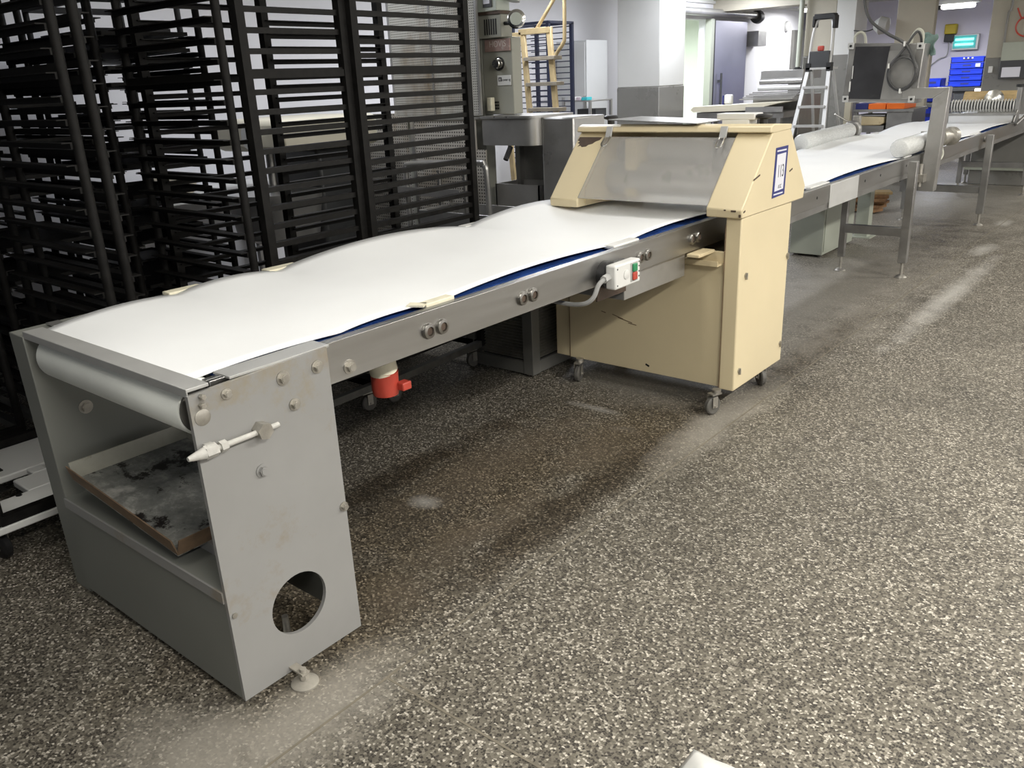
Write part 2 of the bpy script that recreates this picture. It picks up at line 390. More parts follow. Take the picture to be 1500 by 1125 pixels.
def text(name, body, size, mat, parent, loc, rot, extrude=0.0006, align='CENTER', sx=1.0, bold=False):
    c = bpy.data.curves.new(name, 'FONT'); c.body = body; c.size = size; c.extrude = extrude; c.align_x = align; c.align_y = 'CENTER'
    if bold: c.offset = size*0.02
    c.materials.append(mat)
    t = bpy.data.objects.new(name+'_tmp', c); COL.objects.link(t)
    bpy.context.view_layer.update()
    me = bpy.data.meshes.new_from_object(t.evaluated_get(bpy.context.evaluated_depsgraph_get()))
    bpy.data.objects.remove(t)
    o = bpy.data.objects.new(name, me); COL.objects.link(o)
    mw = Matrix.Translation(loc) @ rot.to_4x4() @ Matrix.Diagonal((sx, 1, 1, 1))
    me.transform(mw)
    attach(o, parent); return o
FACE_PX = Matrix(((0, 0, 1), (1, 0, 0), (0, 1, 0)))     # text on a face looking to +x (reads towards +y)
FACE_NY = Matrix(((1, 0, 0), (0, 0, -1), (0, 1, 0)))    # text on a face looking to -y
def hexbolt(p, d, r=0.011, h=0.010, washer=True):
    b = B(); d = Vector(d); p = Vector(p)
    if washer: b.cyl(p, p+d*0.003, r*1.45, n=18)
    b.cyl(p+d*0.003, p+d*(0.003+h), r, n=6); b.cyl(p+d*(0.003+h), p+d*(0.005+h), r*0.75, n=10)
    return b
def caster(parent, x, y, top, r=0.048, w=0.03, turn=0.6, wheel_mat=None):
    """swivel caster: stem, fork and wheel"""
    c, s_ = math.cos(turn), math.sin(turn)
    off = Vector((c, s_, 0))*0.025; ax = Vector((-s_, c, 0)); z = r
    cx = Vector((x, y, 0)) + off
    f = B()
    f.cyl((x, y, 2*r+0.018), (x, y, top), 0.009, n=10); f.cyl((x, y, 2*r+0.018), (x, y, 2*r+0.034), 0.022, n=14)
    m = Matrix((Vector((c, s_, 0)), ax, Vector((0, 0, 1)))).transposed()
    f.obox((x+off.x*0.5, y+off.y*0.5, 2*r+0.014), (0.030, w/2+0.006, 0.004), m)
    for k in (-1, 1):
        f.obox(cx + ax*k*(w/2+0.006) + Vector((0, 0, z+r*0.45)), (0.016, 0.002, r*0.62), m)
    f.cyl(cx + ax*(w/2+0.014) + Vector((0, 0, z)), cx - ax*(w/2+0.014) + Vector((0, 0, z)), 0.006, n=8)
    fo = f.build('caster', zinc, parent)
    wv = B().lathe([(r*0.86, -w/2), (r, -w/2+0.005), (r, w/2-0.005), (r*0.86, w/2)], cx + Vector((0, 0, z)), ax, 22)
    wv.build('wheel', wheel_mat or rubber, fo)
    return fo

# ------------------------------------------------------------------ the setting
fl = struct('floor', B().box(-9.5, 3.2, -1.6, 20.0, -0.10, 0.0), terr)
js = B().box(-1.569, -1.562, -1.6, 19.0, -0.004, 0.0012).build('joint_strip', joint_mat, fl)
B().box(-1.560, 3.2, 1.238, 1.245, -0.004, 0.0012).build('joint_strip', joint_mat, fl)
struct('ceiling', B().box(-9.5, 3.2, -1.6, 20.0, 2.80, 2.95), ceil_mat)
lw = B()
lw.box(-6.65, -6.5, -1.6, 11.6, 0, 2.8); lw.box(-6.65, -6.5, 12.86, 16.75, 0, 2.8); lw.box(-6.65, -6.5, 11.6, 12.86, 2.37, 2.8)
struct('wall_left', lw, wall_white)
struct('wall_right', B().box(3.2, 3.35, -1.6, 20.0, 0, 2.8), wall_white)
struct('wall_back', B().box(-9.5, 3.2, 19.0, 19.15, 0, 2.8), wall_lilac)
# cold room behind the sliding door opening
cr = B(); cr.box(-9.5, -9.4, 10.4, 14.6, 0, 2.8); cr.box(-9.5, -6.65, 10.4, 10.5, 0, 2.8); cr.box(-9.5, -6.65, 14.5, 14.6, 0, 2.8)
struct('wall_cold_room', cr, cold_white)
d1 = struct('door_1', B().box(-6.47, -6.41, 12.93, 14.12, 0.03, 2.36), door_mat, bevel=0.004)
B().box(-6.505, -6.40, 12.80, 12.90, 0, 2.38).build('door_frame', box_grey, d1)
B().box(-6.41, -6.402, 12.90, 12.945, 0.03, 2.36).build('rubber_edge', dark_plastic, d1)
hd = B().cyl((-6.36, 13.12, 0.95), (-6.36, 13.12, 1.58), 0.018, n=10); hd.box(-6.41, -6.36, 13.09, 13.15, 1.05, 1.09); hd.box(-6.41, -6.36, 13.09, 13.15, 1.44, 1.48)
hd.build('handle', dark_grey, d1)
B().cyl((-6.36, 11.2, 2.46), (-6.36, 14.45, 2.46), 0.055, n=18).build('sliding_rail', steel_x, d1)
B().lathe([(0.05, 0), (0.10, 0.02), (0.11, 0.10), (0.08, 0.2)], (-6.36, 14.3, 2.44), (0, 1, 0)).build('drive_wheel', dark_grey, d1)
B().box(-6.49, -6.28, 14.28, 14.62, 1.98, 2.22).build('drive_box', steel_dull, d1, 0.006)
d2 = struct('door_2', B().box(-6.50, -6.44, 16.25, 16.78, 0, 2.27), cooling_dark)
B().lathe([(0.09, 0), (0.09, 0.05), (0.06, 0.07)], (-6.5, 15.95, 2.33), (1, 0, 0)).build('sounder', grey_plastic, d2)

def pillar(x0, x1, y0, y1, h, mat_up, dado):
    p = struct('pillar', B().box(x0, x1, y0, y1, dado, h), mat_up, bevel=0.01)
    B().box(x0-0.004, x1+0.004, y0-0.004, y1+0.004, 0, dado).build('dado', pillar_grey, p, 0.01)
    return p
pillar(-5.90, -5.31, 9.30, 9.92, 2.8, pillar_white, 1.465)
pillar(-5.00, -4.56, 13.0, 13.5, 2.8, pillar_beige, 1.76)
struct('pillar', B().box(-4.55, -4.28, 12.98, 13.5, 1.76, 2.8), pillar_white)
pl2 = struct('pillar', B().box(-4.55, -4.28, 12.98, 13.5, 0, 1.76), pillar_grey)
pillar(-3.73, -3.24, 13.0, 13.12, 2.8, pillar_beige, 0.9)
rp = pillar(-2.56, -1.2, 13.0, 13.7, 2.8, pillar_beige, 1.62)
struct('beam', B().box(-6.5, 3.2, 13.03, 13.46, 2.48, 2.80), pillar_beige)
struct('trim_1', B().box(-6.5, -6.46, 9.0, 16.7, 2.60, 2.64), pillar_white)
t2 = B().cyl((-5.03, 12.9, 1.62), (-5.03, 12.9, 2.8), 0.035, n=12)
tag(t2.build('standing_pipe', box_grey), 'grey vertical pipe running up to the ceiling left of the stepladder', 'pipe')
B().lathe([(0.045, 0), (0.055, 0.02), (0.055, 0.11), (0.03, 0.12)], (-5.03, 12.9, 1.50), (0, 0, 1), 14).build('pipe_end', dark_plastic, bpy.data.objects['standing_pipe'])

# ------------------------------------------------------------------ FIRST CONVEYOR (near)
cv = thing('belt_conveyor', 'long white belt conveyor in the foreground with grey end stand and stainless side rail', 'conveyor', (-2.3, 1.1, 0))
sp = B().holed(-1.803, -1.790, [(0.925, 0.022), (1.343, 0.022), (1.343, 0.936), (0.922, 0.924)], (1.140, 0.222), 0.093)
sp = sp.build('side_panel', grey_paint, cv)
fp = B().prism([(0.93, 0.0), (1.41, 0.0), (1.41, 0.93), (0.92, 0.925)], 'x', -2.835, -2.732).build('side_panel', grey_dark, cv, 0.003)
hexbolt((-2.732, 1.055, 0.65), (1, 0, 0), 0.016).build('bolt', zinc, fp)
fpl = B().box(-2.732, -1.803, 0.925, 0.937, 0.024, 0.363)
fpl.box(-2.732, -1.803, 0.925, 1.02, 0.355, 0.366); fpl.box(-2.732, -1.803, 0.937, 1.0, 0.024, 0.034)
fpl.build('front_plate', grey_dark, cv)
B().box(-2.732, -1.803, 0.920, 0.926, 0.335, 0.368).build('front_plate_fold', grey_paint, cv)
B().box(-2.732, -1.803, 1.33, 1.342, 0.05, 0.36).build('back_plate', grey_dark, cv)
B().box(-1.99, -1.803, 0.94, 1.15, 0.022, 0.032).build('foot_flange', white_plastic, cv)
tr_ = B().box(-2.732, -1.803, 1.26, 1.34, 0.36, 0.40); tr_.box(-2.10, -1.803, 1.02, 1.06, 0.366, 0.40)
tr_.build('tray_support', grey_paint, cv)
# roller with belt wrapped, end discs
B().cyl((-1.868, 0.995, 0.858), (-1.852, 0.995, 0.858), 0.066, n=36).build('roller_end', rubber, cv)
B().lathe([(0.060, 0), (0.0725, 0.004), (0.073, 0.42), (0.0725, 0.812), (0.070, 0.816)], (-2.675, 0.995, 0.858), (1, 0, 0), 40).build('end_roller', belt_old, cv)
B().cyl((-2.74, 0.995, 0.858), (-1.80, 0.995, 0.858), 0.018, n=14).build('roller_axle', zinc, cv)
scr = B().box(-2.735, -1.796, 0.926, 0.985, 0.932, 0.941); scr.box(-2.735, -1.796, 0.924, 0.928, 0.918, 0.941)
scr.build('scraper_bar', steel_light, cv, 0.0015)
fl_ = B().box(-1.875, -1.80, 1.045, 1.36, 0.930, 0.937); 
fl_.build('rail_cover', steel_light, cv, 0.001)
B().box(-2.80, -2.74, 1.02, 1.06, 0.931, 0.936).build('rail_cover', steel_x, cv, 0.001)
def rail(x0, x1, y0, y1, z0, z1, inward, parent, name='side_rail'):
    b = B().box(x0, x1, y0, y1, z0, z1)
    if inward < 0:
        b.box(x0-0.020, x0, y0, y1, z1-0.005, z1); b.box(x0-0.030, x0, y0, y1, z0, z0+0.004)
    else:
        b.box(x1, x1+0.035, y0, y1, z1-0.005, z1); b.box(x1, x1+0.030, y0, y1, z0, z0+0.004)
    return b.build(name, steel, parent, 0.0012)
rr = rail(-1.834, -1.819, 1.0, 4.36, 0.812, 0.934, -1, cv)
rl = rail(-2.835, -2.822, 1.41, 4.36, 0.812, 0.934, 1, cv)
B().box(-2.800, -1.836, 1.06, 4.36, 0.9145, 0.9205).build('slide_bed', blue_bed, cv)

def belt(y0, y1, xl, xr, z, guides, lift, parent, ny=150, taper=0.0, lifts=None):
    def h(y):
        for k, (a, b_) in enumerate(zip(guides[:-1], guides[1:])):
            if a <= y <= b_: return math.sin(PI*(y-a)/(b_-a))**0.75 * (lifts[k] if lifts else 1.0)
        return 0.0
    def fn(u, v):
        y = y0 + (y1-y0)*u; q = 2*v-1; e = abs(q)**2.2
        zl = z + lift*h(y)*e*(1.0 if q < 0 else 0.22)
        xe = (xl+xr)/2 + (xr-xl)/2*q - (0.040*h(y)*e if q > 0 else 0) + (taper*max(0.0, 1-(y-y0)/0.45)*(-q) if q < 0 else 0)
        return (xe, y, zl + 0.0035*math.sin(y*7.3+q*2)*(1-e))
    return B().grid(ny, 18, fn).build('belt', belt_mat, parent, thick=0.003)
belt(0.975, 4.33, -2.79, -1.874, 0.9335, (0.985, 1.46, 1.90, 3.02, 4.05), 0.050, cv, taper=0.072, lifts=(0.35, 0.45, 1.0, 1.0))
for (x0, x1, y0, y1) in ((-1.895, -1.855, 1.80, 1.93), (-2.835, -2.78, 1.86, 2.01), (-2.835, -2.785, 1.44, 1.58)):
    B().box(x0, x1, y0, y1, 0.925, 0.944).build('belt_guide', cream_plastic, cv, 0.003)
for (x0, x1, y0, y1) in ((-1.905, -1.853, 2.90, 3.10), (-2.83, -2.775, 3.0, 3.16)):
    B().box(x0, x1, y0, y1, 0.925, 0.941).build('belt_guide', white_plastic, cv, 0.004)
B().obox((-1.885, 1.785, 0.941), (0.028, 0.020, 0.003), Matrix.Rotation(0.5, 3, 'Z')).build('belt_guide', cream_plastic, cv)
# eyelet pairs and bolts on the rail
eye = None
for y in (1.760, 1.822, 2.236, 2.299, 3.045, 3.107, 3.512, 3.575):
    r = 0.024
    b = B().lathe([(r*1.05, 0), (r*1.1, 0.004), (r*0.98, 0.012), (r*0.62, 0.014), (r*0.55, 0.006)], (-1.819, y, 0.871), (1, 0, 0), 22)
    b.build('threaded_bush', dark_nickel, rr)
    B().cyl((-1.8165, y, 0.871), (-1.8105, y, 0.871), r*0.54, n=14).build('bush_bore', bare, rr)
hexbolt((-1.819, 1.437, 0.846), (1, 0, 0), 0.015, 0.012).build('bolt', zinc, rr)
# bolts on the side panel
for y, z, r in ((0.956, 0.915, 0.008), (0.952, 0.894, 0.008), (1.023, 0.901, 0.010), (1.191, 0.891, 0.014), (1.303, 0.890, 0.013), (1.215, 0.809, 0.012), (1.088, 0.663, 0.013), (1.333, 0.447, 0.010)):
    hexbolt((-1.790, y, z), (1, 0, 0), r, 0.010, washer=r > 0.0095).build('bolt', grey_paint if r > 0.0115 and z < 0.7 else zinc, sp)
B().lathe([(0.021, 0), (0.021, 0.0015), (0.020, 0.002)], (-1.790, 0.951, 0.862), (1, 0, 0), 24).build('axle_cap', zinc, sp)
B().cyl((-1.790, 0.938, 0.296), (-1.786, 0.938, 0.296), 0.008, n=12).build('bolt', zinc, sp)
# tensioning rod
tr = B().cyl((-1.772, 0.93, 0.779), (-1.772, 1.146, 0.779), 0.0075, n=12)
tr.cyl((-1.772, 0.885, 0.779), (-1.772, 0.93, 0.779), 0.006, 0.016, n=14); tr.cyl((-1.772, 0.93, 0.779), (-1.772, 0.962, 0.779), 0.018, n=6)
tr.cyl((-1.772, 0.972, 0.779), (-1.772, 0.990, 0.779), 0.015, n=6); tr.box(-1.790, -1.770, 0.938, 0.958, 0.762, 0.796)
tro = tr.build('tension_rod', paint('chalky_grey_paint', (0.46, 0.45, 0.42), 0.6, 0, 0.15, 40), sp)
B().cyl((-1.790, 1.098, 0.779), (-1.757, 1.098, 0.779), 0.023, n=6).build('hex_nut', zinc, tro)
# levelling feet
ft = B().lathe([(0.040, 0), (0.040, 0.005), (0.034, 0.010), (0.012, 0.014), (0.009, 0.052)], (-1.740, 1.085, 0), (0, 0, 1), 28)
ft.cyl((-1.740, 1.085, 0.020), (-1.740, 1.085, 0.032), 0.014, n=6); ft.box(-1.803, -1.728, 1.072, 1.098, 0.036, 0.041)
ft.build('levelling_foot', floury, cv)
ft = B().lathe([(0.045, 0), (0.045, 0.006), (0.036, 0.016), (0.012, 0.022), (0.010, 0.10)], (-1.93, 1.17, 0), (0, 0, 1), 24); ft.build('levelling_foot', zinc, cv)
# push-button station on the rail
pb = B().box(-1.790, -1.742, 2.735, 2.925, 0.800, 0.898).build('control_box', white_plastic, cv, 0.007)
B().lathe([(0.055, 0), (0.055, 0.03)], (-1.819, 2.765, 0.852), (1, 0, 0), 26).build('control_box_base', dark_plastic, cv)
B().box(-1.819, -1.79, 2.75, 2.91, 0.808, 0.892).build('control_box_back', dark_plastic, cv)
B().lathe([(0.019, 0), (0.019, 0.003), (0.017, 0.004)], (-1.742, 2.815, 0.850), (1, 0, 0), 24).build('blank_cap', white_plastic, pb)
B().box(-1.742, -1.7395, 2.848, 2.900, 0.812, 0.890).build('button_plate', grey_plastic, pb, 0.001)
B().box(-1.740, -1.731, 2.856, 2.888, 0.853, 0.886).build('start_button', green_plastic, pb, 0.004)
B().box(-1.740, -1.731, 2.856, 2.888, 0.818, 0.851).build('stop_button', red_plastic, pb, 0.004)
for y, z in ((2.750, 0.882), (2.750, 0.816), (2.913, 0.886), (2.913, 0.868), (2.913, 0.846), (2.913, 0.826)):
    B().cyl((-1.742, y, z), (-1.7405, y, z), 0.0035, n=8).build('screw', dark_grey, pb)
gl = B().cyl((-1.775, 2.735, 0.852), (-1.775, 2.700, 0.848), 0.016, n=6); gl.build('cable_gland', grey_plastic, cv)
B().tube([(-1.775, 2.705, 0.849), (-1.772, 2.66, 0.835), (-1.775, 2.625, 0.79), (-1.815, 2.605, 0.765), (-1.92, 2.585, 0.765), (-2.2, 2.54, 0.80)], 0.0095).build('cable', cable_grey, cv)
B().box(-2.10, -1.853, 2.98, 3.52, 0.690, 0.812).build('drive_housing', steel_x, cv, 0.004)
B().box(-1.853, -1.845, 2.76, 2.98, 0.735, 0.812).build('cable_bracket', bare, cv)

# plug hanging under the conveyor
pg = thing('industrial_plug', 'red and white round industrial plug hanging below the conveyor rail', 'plug', (-2.0, 1.72, 0.62))
B().lathe([(0.042, 0), (0.046, 0.02), (0.046, 0.075), (0.048, 0.08)], (-2.0, 1.72, 0.634), (0, 0, 1), 26).build('shroud', red_plastic, pg)
B().lathe([(0.047, 0), (0.048, 0.035), (0.040, 0.09), (0.018, 0.13)], (-2.0, 1.72, 0.714), (0.0, -0.25, 1), 26).build('body', cream_plastic, pg)
B().box(-1.965, -1.930, 1.735, 1.775, 0.650, 0.678).build('catch', red_plastic, pg, 0.004)
B().tube([(-2.0, 1.685, 0.82), (-2.05, 1.60, 0.80), (-2.2, 1.5, 0.74), (-2.5, 1.5, 0.72)], 0.012).build('cable', hose_mat, pg)

# baking tray in the end stand
tyy = thing('baking_tray', 'dirty metal baking tray with rusty rim lying tilted inside the end stand', 'tray', (-2.28, 1.10, 0.47))
Lx, Ly, Hh = 0.308, 0.20, 0.055
rot = Matrix.Rotation(math.radians(5.6), 3, 'Y')
cpt = Vector((-2.330, 1.130, 0.430))
def tr_pt(p): return cpt + rot @ Vector(p)
b = B(); b.obox(cpt, (Lx, Ly, 0.0025), rot); b.build('tray_sheet', tray_mat, tyy)
def wall_(a, c_):
    b = B(); th = 0.004
    a, c_ = Vector(a), Vector(c_); d = (c_-a).normalized(); n_ = Vector((-d.y, d.x, 0)).normalized()
    vs = [a, c_, c_+n_*-0.016+Vector((0, 0, Hh)), a+n_*-0.016+Vector((0, 0, Hh))]
    vs += [v + n_*th for v in vs]
    b.add([tr_pt(v) for v in vs], [(0, 1, 2, 3), (7, 6, 5, 4), (0, 4, 5, 1), (1, 5, 6, 2), (2, 6, 7, 3), (3, 7, 4, 0)])
    return b
cs = [(-Lx, -Ly, 0), (Lx, -Ly, 0), (Lx, Ly, 0), (-Lx, Ly, 0)]
for k in range(4):
    wall_(cs[k], cs[(k+1) % 4]).build('tray_rim', rust if k in (0, 1) else paint('floury_tray_rim_%d' % k, (0.30, 0.295, 0.25), 0.5, 0.2, 0.15, 8, (0.12, 0.1, 0.07), (0.62, 0.75), 10), tyy)

# ------------------------------------------------------------------ CREAM MACHINE
mc = thing('dough_machine', 'cream painted dough machine on casters straddling the belt, with clear sloping guard', 'machine', (-2.16, 3.9, 0))
X0, X1, Y0, Y1, ZB, ZH = -2.715, -1.622, 3.64, 4.21, 0.118, 0.965
B().box(X0, -2.615, Y0, Y1, ZB, 1.0).build('side_post', cream, mc, 0.006)
so = B().box(-1.700, X1, Y0-0.02, Y1, ZB-0.005, ZH).build('side_post', cream, mc, 0.006)
B().box(-2.615, -1.700, Y0-0.006, Y0+0.006, ZB, 0.80).build('front_panel', cream, mc, 0.003)
B().box(-2.615, -1.700, Y1-0.012, Y1, ZB, 0.80).build('back_panel', cream, mc)
B().box(-2.615, -1.700, Y0, Y1, ZB, ZB+0.01).build('bottom_plate', cream_edge, mc)
tb = B().box(-1.90, -1.712, 3.58, 3.90, 0.737, 0.745); tb.box(-1.90, -1.712, 3.574, 3.58, 0.737, 0.762)
tb.build('crumb_shelf', cream_edge, mc)
B().box(-1.815, -1.750, 3.46, 3.62, 0.796, 0.811).build('edge_strip', cream_edge, mc, 0.003)
for y, z in ((3.693, 0.684), (4.195, 0.690), (4.182, 0.215), (3.675, 0.208)):
    b = B().cyl((X1, y, z), (X1+0.006, y, z), 0.013, n=16); b.box(X1, X1+0.011, y-0.004, y+0.004, z-0.020, z+0.012); b.build('panel_latch', zinc, so)
B().box(-1.7015, -1.6985, Y0-0.0215, Y0-0.0195, ZB, 0.93).build('seam', rust, mc)
B().box(-2.6165, -2.6135, Y0-0.0075, Y0-0.0055, ZB, 0.80).build('seam', rust, mc)
# hood: two wings with sloping fronts, cap, back slope
prof = [(3.595, ZH), (3.590, 1.005), (3.872, 1.306), (3.905, 1.332), (4.105, 1.332), (4.350, 1.030), (4.335, ZH)]
hl = B().prism(prof, 'x', -2.70, -2.522).build('hood_wing', cream, mc, 0.006)
hr = B().prism(prof, 'x', -1.790, X1+0.010).build('hood_wing', cream, mc, 0.006)
B().prism([(3.858, 1.326), (3.868, 1.352), (3.905, 1.362), (4.11, 1.350), (4.11, 1.325), (3.90, 1.320)], 'x', -2.705, X1+0.012).build('hood_cap', cream, mc, 0.005)
B().prism([(4.09, 1.31), (4.105, 1.325), (4.345, 1.035), (4.33, 1.02)], 'x', -2.522, -1.790).build('back_cover', cream, mc)
B().prism([(3.66, 0.98), (3.66, 1.05), (3.86, 1.265), (4.10, 1.27), (4.29, 1.04), (4.29, 0.98)], 'x', -2.522, -2.516).build('inner_wall', cream_edge, mc)
wn = B(); wz = lambda y: 1.005 + (y-3.590)*(1.306-1.005)/(3.872-3.590)
wn.prism([(3.600, wz(3.600)-0.002), (3.866, wz(3.866)-0.002), (3.862, wz(3.866)+0.002), (3.596, wz(3.600)+0.002)], 'x', -2.523, -1.788)
wno = wn.build('guard_window', frost, mc)
# rollers behind the guard
B().cyl((-2.515, 3.93, 1.085), (-1.795, 3.93, 1.085), 0.085, n=36).build('dough_roller', steel_x, mc)
B().cyl((-2.515, 4.02, 1.215), (-1.795, 4.02, 1.215), 0.060, n=30).build('dough_roller', steel_dull, mc)
B().box(-2.40, -2.33, 3.86, 4.06, 0.99, 1.29).build('inner_bracket', cream_edge, mc, 0.004)
B().box(-1.90, -1.84, 3.86, 4.06, 1.02, 1.29).build('inner_bracket', dark_grey, mc, 0.004)
# spring clips
for x in (-2.492, -1.842):
    b = B(); r_ = Matrix.Rotation(math.radians(-44), 3, 'X')
    b.obox((x, 3.850, 1.327), (0.018, 0.004, 0.028), Matrix.Rotation(math.radians(-20), 3, 'X')); 
    cl = b.build('spring_clip', alu, mc, 0.001)
    c0 = Vector((x, 3.826, 1.283)); dz = Vector((0, 0.68, 0.73)); 
    B().tube([c0+dz*0.03+Vector((-0.014, -0.01, 0)), c0-dz*0.025+Vector((-0.016, -0.012, 0.004)), c0-dz*0.035+Vector((0, -0.014, 0.004)), c0-dz*0.025+Vector((0.016, -0.012, 0.004)), c0+dz*0.03+Vector((0.014, -0.01, 0))], 0.004, 6, 4).build('clip_loop', chrome, cl)
# number label on the side
lb = B().prism([(3.921, 1.015), (4.071, 1.020), (4.083, 1.252), (3.936, 1.250)], 'x', X1+0.0105, X1+0.0118).build('number_label', navy, mc)
XL = X1+0.0118
B().prism([(3.944, 1.045), (4.049, 1.049), (4.060, 1.220), (3.954, 1.218)], 'x', XL, XL+0.0006).build('label_field', paper, lb)
for z, ya, yb in ((1.234, 3.950, 4.062), (1.031, 3.937, 4.048)):
    B().box(XL, XL+0.0006, ya, yb, z-0.0035, z+0.0035).build('print_line', paper, lb)
text('label_number', '113', 0.085, ink, lb, (XL+0.0008, 4.006, 1.135), FACE_PX, 0.0004, sx=0.62)
text('label_small_print', 'A.SC', 0.026, ink, lb, (XL+0.0008, 4.004, 1.064), FACE_PX, 0.0004, sx=0.8)
# chipped paint patch on the left wing
b = B(); rnd = random.Random(3); pts = []
sl = Vector((0, 3.872-3.590, 1.306-1.005)).normalized(); nrm = Vector((0, -sl.z, sl.y))
top_y = [(-2.690, 0.402), (-2.545, 0.402), (-2.553, 0.384), (-2.575, 0.374), (-2.590, 0.358), (-2.612, 0.352), (-2.622, 0.340), (-2.648, 0.336), (-2.662, 0.346), (-2.676, 0.338), (-2.668, 0.356), (-2.686, 0.362), (-2.676, 0.374), (-2.692, 0.378)]
fr = [Vector((x, 3.590, 1.005)) + sl*s_ + nrm*0.0012 for x, s_ in top_y]; bk = [p - nrm*0.0016 for p in fr]
n_ = len(fr)
b.add(fr+bk, [tuple(range(n_)), tuple(range(2*n_-1, n_-1, -1))] + [(i, n_+i, n_+(i+1) % n_, (i+1) % n_) for i in range(n_)])
b.build('bare_patch', bare, hl)
for (x0, x1, z0, z1) in ((-1.665, -1.640, 0.995, 1.003), (-1.700, -1.690, 0.998, 1.004), (-1.626, -1.615, 0.972, 0.985)):
    B().box(x0, x1, 3.5885, 3.5925, z0, z1).build('paint_chip', bare, hr, 0.001)
# dark scratches on the front panel and hood side
for (x, z, l, a) in ((-2.30, 0.398, 0.07, -0.25), (-2.255, 0.385, 0.09, -0.2), (-2.21, 0.370, 0.05, -0.1), (-2.39, 0.412, 0.03, -0.2)):
    B().obox((x, Y0-0.0064, z), (l/2, 0.0005, 0.002), Matrix.Rotation(-a, 3, 'Y')).build('scratch', rust, mc)
for (y, z, l) in ((3.735, 1.135, 0.07), (4.140, 1.128, 0.04), (3.618, 0.995, 0.02)):
    B().obox((X1+0.0104, y, z), (0.0005, l/2, 0.004), Matrix.Rotation(0.25, 3, 'X')).build('scratch', bare, hr)
B().obox((-2.115, Y0-0.0064, 0.158), (0.012, 0.0005, 0.005), Matrix.Rotation(0.4, 3, 'Y')).build('scratch', dark_plastic, mc)
# casters
for x, y, tn in ((-1.69, 3.58, -1.9), (-2.54, 3.62, -1.3), (-1.69, 4.09, -0.7), (-2.56, 4.10, 0.4)):
    caster(mc, x, y, ZB, 0.046, 0.028, tn)

def knob(label, x, y, z):
    k = thing('clamp_knob', label, 'knob', (x, y, z))
    B().cyl((x, y, z), (x, y, z+0.028), 0.020, n=16).build('hub', dark_plastic, k)
    B().lathe([(0.028, 0), (0.040, 0.006), (0.040, 0.016), (0.030, 0.022)], (x, y, z+0.024), (0, 0, 1), 24).build('grip', dark_plastic, k)
knob('black round knob on the left end of the cream hood', -2.615, 4.06, 1.354)
knob('black round knob on the right end of the cream hood', -1.725, 4.04, 1.354)
pt = B(); zc = [(-2.504, 3.858, 1.384), (-1.989, 3.858, 1.364), (-1.955, 4.12, 1.3665), (-2.46, 4.12, 1.3865)]
pt.add(zc + [(x, y, z+0.005) for x, y, z in zc], [(3, 2, 1, 0), (4, 5, 6, 7), (0, 1, 5, 4), (1, 2, 6, 5), (2, 3, 7, 6), (3, 0, 4, 7)])
tag(pt.build('steel_plate', steel_x), 'flat stainless sheet resting on top of the cream hood', 'plate')
wb = thing('plastic_block', 'stepped white plastic block on the cream hood beside the right knob', 'block', (-1.88, 4.05, 1.352))
B().box(-1.925, -1.785, 4.00, 4.10, 1.352, 1.375).build('lower_step', white_plastic, wb, 0.003)
B().box(-1.955, -1.755, 4.00, 4.10, 1.375, 1.405).build('upper_step', white_plastic, wb, 0.004)

# ------------------------------------------------------------------ SECOND CONVEYOR
c2 = thing('belt_conveyor', 'second white belt conveyor on steel legs, running on behind the cream machine', 'conveyor', (-2.3, 4.7, 0))
r2a = rail(-1.834, -1.819, 4.40, 14.6, 0.800, 0.912, -1, c2)
B().box(-1.845, -1.822, 4.40, 14.6, 0.760, 0.800).build('lower_rail', steel_dull, c2)
rail(-2.87, -2.856, 4.40, 14.6, 0.765, 0.912, 1, c2)
B().box(-2.85, -1.836, 4.40, 14.6, 0.892, 0.898).build('slide_bed', blue_bed, c2)
belt(4.36, 14.6, -2.80, -1.868, 0.911, (4.05, 5.2, 7.05, 9.5, 11.4, 13.3, 14.6), 0.050, c2, 240)
for y0, y1 in ((5.10, 5.42), (7.05, 7.25), (9.45, 9.70), (11.3, 11.5)):
    B().box(-1.905, -1.853, y0, y1, 0.902, 0.919).build('belt_guide', white_plastic, c2, 0.003)
    B().box(-2.865, -2.79, y0, y1, 0.902, 0.919).build('belt_guide', white_plastic, c2, 0.003)
B().box(-1.819, -1.811, 5.33, 5.86, 0.765, 0.911).build('joint_plate', alu, c2, 0.002)
for y, z in ((5.12, 0.855), (6.02, 0.856), (6.36, 0.857), (7.0, 0.86)):
    B().cyl((-1.8195, y, z), (-1.8175, y, z), 0.009, n=12).build('bore', dark_plastic, r2a)
for y in (9.72, 9.86, 9.98):
    B().lathe([(0.026, 0), (0.026, 0.012), (0.015, 0.014)], (-1.819, y, 0.85), (1, 0, 0), 16).build('threaded_bush', dark_nickel, r2a)
def leg(x, y, top, w, parent, zf=0.12):
    l = B().box(x-w/2, x+w/2, y-w/2, y+w/2, zf, top).build('leg', steel_dull, parent, 0.003)
    f = B().lathe([(0.045, 0), (0.045, 0.006), (0.030, 0.02), (0.012, 0.026), (0.012, zf)], (x, y, 0), (0, 0, 1), 20)
    f.build('levelling_foot', zinc, l); return l
for y in (6.95, 9.66, 12.10):
    leg(-1.752, y, 0.90, 0.062, c2); leg(-2.24 if y < 9 else -2.50, y+0.03, 0.80, 0.05, c2)
    b = B().box(-2.22 if y < 9 else -2.48, -1.78, y-0.02, y+0.02, 0.325, 0.395)
    B().box(-2.24 if y < 9 else -2.5, -1.85, y-0.02, y+0.02, 0.74, 0.79).build('stretcher', steel_dull, c2, 0.003)
    b.build('stretcher', steel_dull, c2, 0.003)
leg(-2.62, 13.1, 0.8, 0.05, c2); leg(-1.75, 14.3, 0.8, 0.06, c2)
